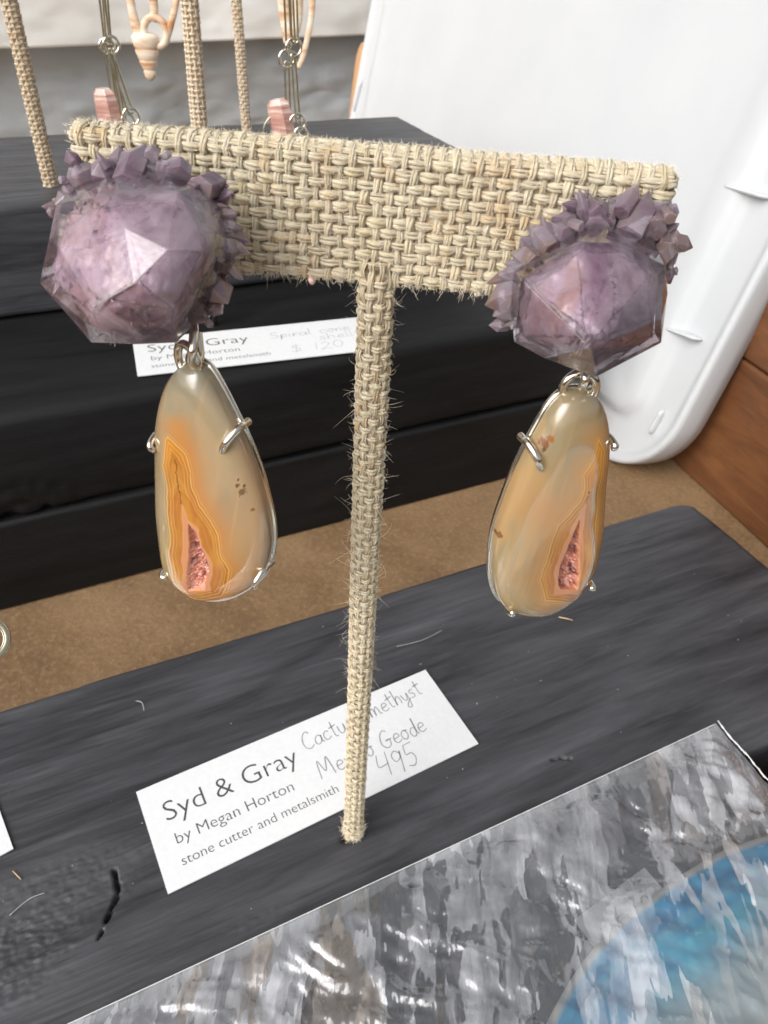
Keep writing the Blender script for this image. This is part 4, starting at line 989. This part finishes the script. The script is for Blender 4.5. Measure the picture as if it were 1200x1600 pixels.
# left stone (crop scale 2.667 from (0,180))
def q1(l, k=2.667, ox=0, oy=180): return [(a / k + ox, b / k + oy) + tuple(r) for a, b, *r in l]
facL = q1([(330, 290, .1), (235, 370, .2), (205, 520, .3), (165, 700, .2), (345, 900, .3), (380, 948, .2), (560, 955, .35), (735, 948, .2), (830, 850, .15), (900, 700, .3), (965, 540, .1), (925, 380, .1), (850, 290, .1), (700, 225, .1), (480, 230, .05),
           (400, 340, .62), (740, 320, .66), (255, 560, .6), (385, 800, .72), (350, 860, .55), (880, 560, .72), (740, 840, .66), (520, 470, .93), (700, 560, .95), (560, 700, .93),
           (300, 400, -.6), (250, 650, -.6), (450, 880, -.6), (760, 880, -.6), (900, 600, -.7), (820, 350, -.7), (560, 270, -.7)])
ptsL = []
for x, y, r, tx, ty in ((350, 255, .17, 300, 175), (500, 190, .14, 495, 122), (560, 230, .2, 605, 108), (640, 230, .15, 655, 175), (745, 230, .15, 750, 172), (690, 225, .12, 700, 190), (270, 370, .14, 228, 378), (340, 230, .14, 320, 265),
                        (870, 300, .16, 940, 275), (900, 350, .14, 975, 320), (930, 420, .13, 985, 400), (950, 500, .18, 1048, 520), (940, 560, .14, 1010, 575), (950, 470, .12, 1020, 470), (930, 640, .1, 990, 660), (900, 720, .17, 962, 790), (880, 780, .12, 930, 825), (830, 820, .12, 860, 850), (930, 610, .1, 1000, 600), (430, 230, .15, 420, 195), (300, 320, .12, 310, 300)):
    X_, Y_ = x / 2.667, y / 2.667 + 180; ptsL.append((X_, Y_, -.1 + .25 * random.random(), r, .5, tx / 2.667, ty / 2.667 + 180, random.uniform(-.25, .25)))
# right stone (scale 2.667 from (700,220))
def q2(l): return q1(l, 2.667, 700, 220)
facR = q2([(625, 325, .2), (275, 540, .35), (262, 640, .3), (275, 838, .35), (400, 905, .5), (528, 952, .45), (615, 985, .4), (760, 910, .4), (888, 842, .35), (915, 640, .3), (915, 540, .3), (850, 400, .2),
           (545, 420, .9), (305, 580, .82), (575, 850, 1.25), (600, 865, 1.25), (905, 520, .75), (720, 430, .85), (700, 740, 1.1), (890, 745, .7),
           (300, 600, -.5), (300, 800, -.4), (600, 930, -.4), (860, 800, -.5), (880, 480, -.6), (640, 380, -.6)])
ptsR = []
for x, y, r, tx, ty in ((300, 560, .2, 205, 552), (330, 500, .15, 270, 450), (360, 450, .14, 300, 400), (400, 420, .14, 335, 345), (430, 400, .13, 375, 335), (470, 380, .13, 405, 340), (500, 350, .15, 430, 320), (540, 330, .16, 485, 285), (580, 320, .14, 530, 212), (600, 290, .12, 560, 235),
                        (620, 310, .14, 630, 215), (680, 320, .18, 720, 215), (720, 300, .12, 660, 235), (780, 340, .2, 850, 215), (850, 340, .22, 925, 240), (840, 330, .15, 800, 250), (880, 400, .14, 960, 340), (900, 430, .2, 995, 448), (900, 470, .14, 975, 400), (900, 500, .12, 935, 535), (900, 560, .12, 922, 600),
                        (275, 650, .2, 150, 680), (270, 690, .16, 190, 740), (290, 740, .12, 262, 785), (260, 660, .12, 200, 620), (860, 360, .16, 940, 290), (760, 320, .15, 740, 235), (860, 380, .14, 940, 335), (440, 420, .12, 350, 400)):
    X_, Y_ = x / 2.667 + 700, y / 2.667 + 220; ptsR.append((X_, Y_, -.05 + .25 * random.random(), r, .5, tx / 2.667 + 700, ty / 2.667 + 220, random.uniform(-.2, .3)))
def baseL(cx, cy, d1):
    g = mixc(np.broadcast_to(lin((196, 186, 166)), cx.shape + (3,)), lin((176, 172, 158)), sm(-.3, .4, fbm(cx / 120, cy / 260, 0, 31, 3)))
    g = mixc(g, lin((190, 176, 134)), sm(1000, 1400, cy)); g = mixc(g, lin((206, 176, 150)), sm(520, 700, cx) * sm(300, 520, cy) * .6)
    g = mixc(g, lin((166, 168, 160)), sm(500, 300, cy) * .6); g = mixc(g, lin((214, 190, 160)), sm(.1, .5, fbm(cx / 26 + cy / 160, cy / 420, 0, 38, 3)) * .5)
    pl = np.exp(-(((cx - 300 - (cy - 560) * .18) / 78) ** 2)) * sm(460, 560, cy) * sm(1300, 700, cy); g = mixc(g, lin((222, 164, 100)), np.clip(pl, 0, 1) * .85)
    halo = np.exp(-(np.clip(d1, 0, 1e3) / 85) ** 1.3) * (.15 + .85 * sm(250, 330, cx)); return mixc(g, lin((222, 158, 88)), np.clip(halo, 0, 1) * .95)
def baseR(cx, cy, d1):
    g = mixc(np.broadcast_to(lin((206, 180, 142)), cx.shape + (3,)), lin((190, 176, 148)), sm(-.3, .4, fbm(cx / 120, cy / 260, 0, 35, 3)))
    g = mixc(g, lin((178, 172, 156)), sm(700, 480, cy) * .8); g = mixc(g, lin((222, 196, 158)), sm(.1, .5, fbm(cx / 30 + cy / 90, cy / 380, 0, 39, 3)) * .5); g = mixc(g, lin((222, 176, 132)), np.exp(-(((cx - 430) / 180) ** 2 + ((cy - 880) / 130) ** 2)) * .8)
    g = mixc(g, lin((190, 172, 122)), sm(1250, 1480, cy) * .7)
    halo = np.exp(-(np.clip(d1, 0, 1e3) / 80) ** 1.3); return mixc(g, lin((222, 166, 98)), np.clip(halo, 0, 1) * .85)
EL = dict(centre=(215, 385), depth=8.35, facets=facL, points=ptsL, mat=M_am2, glass=M_glass2, seed=3, ptop=(300, 568), pdepth=8.75, yaw=rad(-24), tilt=rad(2), k=3.478, off=(200, 500),
          outline=[(340, 235), (285, 255), (235, 310), (200, 385), (175, 480), (158, 600), (155, 750), (158, 900), (165, 1050), (185, 1200), (208, 1320), (245, 1400), (300, 1465), (380, 1510), (470, 1525), (560, 1515), (645, 1475), (710, 1415), (750, 1340), (768, 1250), (766, 1150), (750, 1050), (712, 900), (670, 780), (622, 660), (570, 555), (512, 440), (455, 335), (405, 262)],
          pink=[(325, 975), (360, 1060), (415, 1110), (435, 1200), (490, 1300), (490, 1350), (470, 1400), (475, 1440), (400, 1455), (350, 1470), (322, 1420), (330, 1340), (325, 1280), (335, 1180), (330, 1080)],
          pocket=[(362, 1085), (400, 1130), (425, 1200), (463, 1290), (468, 1330), (443, 1400), (443, 1438), (355, 1443), (350, 1380), (360, 1290), (366, 1200), (362, 1140)],
          band=[(250, 610), (300, 650), (345, 710), (372, 800), (385, 900), (430, 990), (490, 1070), (520, 1140), (530, 1230), (575, 1330), (560, 1420), (520, 1480), (400, 1500), (330, 1475), (275, 1380), (255, 1250), (265, 1150), (242, 1000), (245, 880), (225, 770), (235, 680)],
          vivid=600, crackline=[(293, 735), (298, 770), (302, 830), (312, 900), (325, 972)], specks=[(640, 915, 22, (120, 92, 62)), (618, 880, 10, (96, 66, 40)), (652, 885, 9, (96, 66, 40)), (620, 850, 7, (96, 66, 40)), (695, 1015, 11, (150, 110, 70)), (486, 1448, 6, (70, 50, 36))],
          void=(415, 1245), base=baseL, prongs=[(610, 585, 525, 705, .05), (165, 620, 160, 700, .046), (222, 1345, 228, 1385, .05), (748, 1350, 700, 1440, .046)],
          ring=(294, 565), rr=.215, hook=[(302, 500, -.1), (303, 522, .0), (301, 548, .02), (297, 562, -.12), (304, 570, -.3), (312, 558, -.45), (309, 520, -.45)])
ER = dict(centre=(920, 440), depth=8.55, facets=facR, points=ptsR, mat=M_am1, glass=M_glass1, seed=9, ptop=(905, 612), pdepth=8.8, yaw=rad(22), tilt=rad(2), k=3.81, off=(740, 560),
          outline=[(640, 198), (580, 208), (525, 242), (465, 310), (415, 400), (358, 500), (308, 600), (250, 720), (200, 850), (158, 970), (130, 1090), (117, 1220), (118, 1320), (142, 1415), (195, 1485), (265, 1516), (350, 1525), (430, 1515), (520, 1468), (600, 1408), (668, 1320), (710, 1230), (740, 1130), (762, 1000), (773, 850), (784, 700), (795, 560), (796, 450), (782, 340), (752, 255), (708, 208)],
          pink=[(638, 838), (628, 920), (615, 1000), (625, 1150), (605, 1290), (600, 1368), (455, 1365), (460, 1300), (445, 1250), (480, 1150), (520, 1060), (560, 960), (600, 890)],
          pocket=[(600, 930), (598, 1050), (596, 1150), (600, 1250), (588, 1343), (490, 1338), (477, 1290), (492, 1190), (532, 1100), (562, 1020)],
          band=[(712, 455), (745, 520), (735, 640), (715, 760), (705, 900), (700, 1000), (690, 1100), (700, 1200), (670, 1300), (630, 1395), (560, 1425), (480, 1410), (400, 1410), (385, 1330), (360, 1280), (400, 1180), (430, 1080), (470, 960), (540, 890), (600, 820), (625, 740), (620, 660), (680, 570)],
          vivid=560, crackline=[(655, 760), (657, 775), (640, 800), (642, 825)], specks=[(405, 490, 34, (150, 92, 60)), (440, 460, 24, (186, 118, 60)), (400, 525, 14, (110, 78, 64)), (148, 1045, 20, (140, 88, 40)), (655, 762, 8, (70, 50, 36))],
          void=(495, 1200), base=baseR, prongs=[(318, 505, 385, 645, .05), (792, 455, 812, 520, .046), (675, 1310, 680, 1345, .05), (190, 1470, 215, 1485, .05)],
          ring=(905, 607), rr=.205, hook=[(914, 560, -.1), (915, 585, .05), (913, 598, .02), (909, 606, -.12), (914, 611, -.3), (922, 600, -.45), (920, 565, -.45)])
earring('bigger left-hand pale mauve amethyst earring with an agate drop whose pocket sits at its left', EL)
earring('smoky purple amethyst earring on the bar end nearest the white lid', ER)

# ------------------------------------------------------------------ plastic bag with the blue agate slice
M = Mat('cellophane'); M.t.nodes.remove(M.b)
mp = M.n('Mapping'); mp.inputs['Rotation'].default_value = (0, 0, rad(62)); mp.inputs['Scale'].default_value = (1, .27, 1); tc = M.n('TexCoord'); M.l(tc.outputs['Object'], mp.inputs['Vector'])
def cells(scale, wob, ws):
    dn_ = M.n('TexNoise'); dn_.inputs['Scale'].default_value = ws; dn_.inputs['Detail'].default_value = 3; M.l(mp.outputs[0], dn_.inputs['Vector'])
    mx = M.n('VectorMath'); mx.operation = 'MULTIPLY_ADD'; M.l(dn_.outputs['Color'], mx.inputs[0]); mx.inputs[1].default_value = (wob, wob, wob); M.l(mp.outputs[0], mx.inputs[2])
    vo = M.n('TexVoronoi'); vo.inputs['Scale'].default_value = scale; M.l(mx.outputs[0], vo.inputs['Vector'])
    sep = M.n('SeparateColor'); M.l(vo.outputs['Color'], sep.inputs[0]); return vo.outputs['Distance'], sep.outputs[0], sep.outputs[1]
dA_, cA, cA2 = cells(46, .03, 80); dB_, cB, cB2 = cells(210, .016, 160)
h2 = M.noise(mp.outputs[0], 160, 4, .6, .8)
nb = M.bump(M.math('ADD', M.math('MULTIPLY', dA_, 1.2), M.math('MULTIPLY', dB_, .5)), .28, .0018)
gl = M.n('BsdfGlossy'); gl.inputs['Roughness'].default_value = .13; gl.inputs['Color'].default_value = (.96, .97, 1, 1); M.l(nb, gl.inputs['Normal'])
tr = M.n('BsdfTransparent'); tr.inputs['Color'].default_value = (.95, .95, .95, 1)
df = M.n('BsdfDiffuse'); M.l(M.ramp(cA2, [(.0, (.84, .85, .88)), (.6, (.74, .76, .81)), (.85, (.56, .50, .45))]), df.inputs['Color']); M.l(nb, df.inputs['Normal'])  # pale and brownish cell tones paint facet reflections into the film's diffuse colour
lw = M.n('Fresnel'); lw.inputs['IOR'].default_value = 1.5; M.l(nb, lw.inputs['Normal'])
m1 = M.n('MixShader'); M.l(M.math('ADD', M.math('MULTIPLY', lw.outputs[0], 1.8), .08), m1.inputs[0]); M.l(tr.outputs[0], m1.inputs[1]); M.l(gl.outputs[0], m1.inputs[2])
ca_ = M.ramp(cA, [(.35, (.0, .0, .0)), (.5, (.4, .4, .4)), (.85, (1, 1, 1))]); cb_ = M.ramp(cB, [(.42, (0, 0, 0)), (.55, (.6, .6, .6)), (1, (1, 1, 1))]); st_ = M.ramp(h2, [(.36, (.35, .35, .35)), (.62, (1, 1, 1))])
hz_ = M.math('ADD', M.math('MULTIPLY', M.math('ADD', M.math('MULTIPLY', ca_, .26), M.math('MULTIPLY', cb_, .34)), st_), .05)  # milky film haze, with painted reflection shards varying it cell by cell
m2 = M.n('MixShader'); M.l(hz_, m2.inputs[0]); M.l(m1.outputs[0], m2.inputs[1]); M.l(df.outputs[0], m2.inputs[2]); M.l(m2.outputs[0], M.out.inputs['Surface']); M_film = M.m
b0_ = atz(100, 1600, .3); b1_ = atz(1120, 1128, .3); eB = (b1_ - b0_) / np.linalg.norm(b1_ - b0_); fB = np.array([.42, -.908, 0]); 
SC = None
# agate slice circle through three rim points
q = [atz(x, y, .45)[:2] for x, y in ((850, 1600), (925, 1510), (1030, 1389), (1150, 1315), (1200, 1308))]
q = np.array(q); so_ = np.linalg.lstsq(np.c_[2 * q, np.ones(len(q))], (q ** 2).sum(1), rcond=None)[0]
ac = so_[:2]; ar_ = math.sqrt(so_[2] + ac @ ac)
def film_z(s, f, seed):
    w = .62 * s - .78 * f; l = .78 * s + .62 * f
    wv = w + .5 * fbm(s * .8, f * .8, 0, seed + 20, 2)
    r1 = 1 - np.abs(fbm(wv * 1.3, l * .42, 0, seed, 4)) * 2.2
    r2 = 1 - np.abs(fbm(wv * 3.2, l * 1.3, 0, seed + 4, 3)) * 2.2
    tri = np.abs(((wv * 1.1 + .4 * fbm(s * .5, f * .5, 0, seed + 9, 2)) % 1) - .5)
    return .12 * r1 + .03 * r2 + .05 * tri
bag = thing('plastic_bag', b1_, 'crinkled clear cellophane bag on the plank edge, holding the blue agate slice', 'bag')
def film(name, zoff, seed, sgn):
    rg = np.random.default_rng(seed)
    nu, nv = 340, 250; Ls, Lf = 21.0, 15.0
    S_, Fv_ = np.meshgrid(np.linspace(0, -Ls, nu), np.linspace(0, Lf, nv), indexing='ij')
    J = np.zeros((nu, nv, 2)); J[1:-1, 1:-1] = rg.uniform(-.015, .015, (nu - 2, nv - 2, 2)); S_ = S_ + J[..., 0]; Fv_ = Fv_ + J[..., 1]
    P = b1_ + S_[..., None] * eB + Fv_[..., None] * fB
    ed = np.minimum.reduce([Fv_, -S_ + 0 * Fv_, Ls + S_]); rise = sm(0, .8, ed)
    dA = np.hypot(P[..., 0] - ac[0], P[..., 1] - ac[1]); onA = sm(ar_ + .9, ar_ - .1, dA)
    zc = (film_z(S_, Fv_, seed) - .08 ) * rise * (1 - .45 * onA)
    wob = .05 * fbm(Fv_ * 2.2, 0 * S_, 0, 77, 3) * sm(.6, 0, -S_)
    P[..., 2] = .16 + sgn * (.03 + .05 * rise) + zoff * rise + zc + onA * (.34 if sgn > 0 else -.02)
    if sgn < 0: P[..., 2] = .05 + .02 * film_z(S_, Fv_, seed) * rise
    P += wob[..., None] * eB
    Fq = []
    for i in range(nu - 1):
        for j in range(nv - 1):
            a, b, c, d = i * nv + j, (i + 1) * nv + j, (i + 1) * nv + j + 1, i * nv + j + 1
            Fq += [(a, b, c), (a, c, d)] if rg.random() < .5 else [(a, b, d), (b, c, d)]
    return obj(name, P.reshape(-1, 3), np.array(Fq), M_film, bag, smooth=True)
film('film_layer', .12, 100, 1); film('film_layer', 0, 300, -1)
# welded seam along the top and the cut right edge
M = Mat('seam_plastic'); M.color((.7, .73, .75, 1)); M.set(Roughness=.2); M.b.inputs['Alpha'].default_value = .10; M_seam = M.m
sv = MB()
Pe = np.array([b1_ - eB * t_ + np.array([0, 0, -.1]) for t_ in np.linspace(0, 21, 200)]); Pf = Pe + fB * .42
Vs_ = np.concatenate([Pe + [0, 0, .0], Pf + [0, 0, .055]]); sv.add(Vs_, [(i, i + 1, 200 + i + 1, 200 + i) for i in range(199)]); 
obj('seam_strip', Vs_, sv.f, M_seam, bag)
M = Mat('cut_edge'); M.color((.78, .8, .78, 1)); M.set(Roughness=.3); M.b.inputs['Alpha'].default_value = .8; M_cut = M.m
tt_ = np.linspace(0, 8, 160); Pc = b1_ + tt_[:, None] * fB + (.05 * fbm(tt_ * 2.2, 0, 0, 77, 3))[:, None] * eB + np.stack([0 * tt_, 0 * tt_, .03 * vnoise(tt_ * 6, 0, 0, 3) + .02], 1)
V, Fr, _ = tube(Pc, .014 + .022 * np.abs(vnoise(tt_ * 9, 0, 0, 5)), k=5); obj('cut_edge', V, Fr, M_cut, bag)
V, Fr, _ = tube(Pe + [0, 0, .01], .012, k=5); obj('folded_edge', V, Fr, M_cut, bag)
# slice
M = Mat('blue_agate'); at = M.n('Attribute'); at.attribute_name = 'pattern'; M.color(at.outputs['Color']); M.set(Roughness=.15, Coat_Weight=.3)
M.b.inputs['Subsurface Weight'].default_value = .2; M.b.inputs['Subsurface Radius'].default_value = (.002, .003, .004); M.b.inputs['Subsurface Scale'].default_value = 1; M_blue = M.m
NT, NR = 360, 120; th_ = np.linspace(0, 2 * PI, NT, endpoint=False); rr_ = np.linspace(0, 1, NR); Rg, Tg = np.meshgrid(rr_, th_, indexing='ij')
rho = ar_ * (1 + .012 * fbm(np.cos(th_) * 3, np.sin(th_) * 3, 0, 71, 3)); X = Rg * rho * np.cos(Tg); Y = Rg * rho * np.sin(Tg); dpt = (1 - Rg) * ar_ + .25 * fbm(X * .5, Y * .5, 0, 72, 3)
def cl3(c): return np.broadcast_to(lin(c), dpt.shape + (3,))
c_ = mixc(cl3((110, 215, 240)), lin((50, 175, 225)), sm(-.4, .4, fbm(dpt * 3, Tg * 2, 0, 73, 3))); c_ = mixc(c_, lin((150, 215, 235)), np.exp(-((dpt - .75) / .08) ** 2) * .6); c_ = mixc(c_, lin((20, 120, 180)), np.exp(-((dpt - .5) / .1) ** 2) * .5)
c_ = mixc(c_, lin((206, 222, 226)), sm(1.2, 2.2, dpt)); c_ = mixc(c_, lin((220, 214, 200)), sm(2.6, 3.6, dpt)); e_ = (1 - Rg) * ar_; c_ = mixc(c_, lin((214, 212, 204)), sm(.2, .13, e_)) 
Z = .44 - .04 * sm(.15, 0, e_); Vt = np.stack([X + ac[0], Y + ac[1], Z], -1).reshape(-1, 3)
i = np.arange(NR - 1)[:, None]; j = np.arange(NT)[None]; j2 = (j + 1) % NT; Fq = np.stack([i * NT + j, (i + 1) * NT + j, (i + 1) * NT + j2, i * NT + j2], -1).reshape(-1, 4)
b0 = len(Vt); Vt = np.concatenate([Vt, Vt[-NT:] * [1, 1, 0] + [0, 0, .12]]); jj = np.arange(NT); Fq = np.concatenate([Fq, np.stack([b0 - NT + jj, b0 + jj, b0 + (jj + 1) % NT, b0 - NT + (jj + 1) % NT], -1)])
cf = c_.reshape(-1, 3); cf = np.concatenate([cf, cf[-NT:]])
tag(obj('agate_slice', Vt, [tuple(q_) for q_ in Fq.tolist()] + [tuple(range(b0, b0 + NT))[::-1]], M_blue, col=cf, origin=(ac[0], ac[1], .12)), 'round blue dyed agate slice with a pale rind inside the clear bag', 'agate slice')

# ------------------------------------------------------------------ hoop at the left picture edge, splinters and dust
hc = atd(-24, 1000, 12.0); hoop_root = thing('hoop_earring', hc, 'flat silver hoop earring entering at the left picture edge above the table', 'earring')
n_ = CAM - hc; n_ /= np.linalg.norm(n_); h1 = np.cross(n_, EZ); h1 /= np.linalg.norm(h1); h2_ = np.cross(h1, n_)
V, Fr, _ = tube(ringpts(hc, h1, h2_, .33, 60) , .018, .055, k=8, closed=True, up=n_); obj('hoop', V * [1, 1, 1], Fr, M_wire, hoop_root)
V, Fr, _ = tube(ringpts(hc, h1, h2_, .275, 60), .03, .012, k=8, closed=True, up=n_); obj('inner_edge', V, Fr, M_silver, hoop_root)
V, Fr, _ = tube(np.array([hc + h2_ * .33, hc + h2_ * 1.6, hc + h2_ * 3.2]), .03, k=8); obj('ear_wire', V, Fr, M_wire, hoop_root)
M = Mat('straw'); M.color(L4((196, 168, 130))); M.set(Roughness=.6); M_straw = M.m
for (p, q_, r, lb) in (((873, 964), (895, 969), .022, 'tiny tan wood splinter below the right agate drop'), ((20, 1361), (33, 1374), .016, 'tiny pale straw splinter at the left end of the front plank')):
    a, b = atz(*p, .05), atz(*q_, .05); V, Fr, _ = tube(np.array([a, (a + b) / 2 + [0, 0, .01], b]), r, k=6); tag(obj('wood_splinter', V, Fr, M_straw, origin=a), lb, 'splinter')
M = Mat('dust'); M.color((.55, .55, .53, 1)); M.set(Roughness=.9); M_dust = M.m
du = MB()
for _ in range(70):
    x, y = rng.uniform(0, 1200), rng.uniform(880, 1480); p = atz(x, y, .02); lx, ly = to_local([p], O0)[0]
    if not (-19 < lx < 13 and -9.5 < ly < -.2): continue
    s = rng.uniform(.005, .013); L = rng.uniform(1, 2.5); a = rng.uniform(0, PI); d_ = np.array([math.cos(a), math.sin(a), .1])
    du.tube(np.array([p - d_ * s * L, p, p + d_ * s * L]), s * np.array([.4, 1, .4]), k=5)
for pth in (((212, 1095), (222, 1098), (225, 1110)), ((800, 1395), (826, 1350), (836, 1330)), ((15, 1430), (45, 1405), (70, 1395)), ((620, 1010), (660, 1000), (690, 985))):
    P = spline([atz(x, y, .06) for x, y in pth], 6); du.tube(P, .008, k=4)
du.obj('dust_specks', M_dust, origin=(0, 12, 0), kind='stuff')
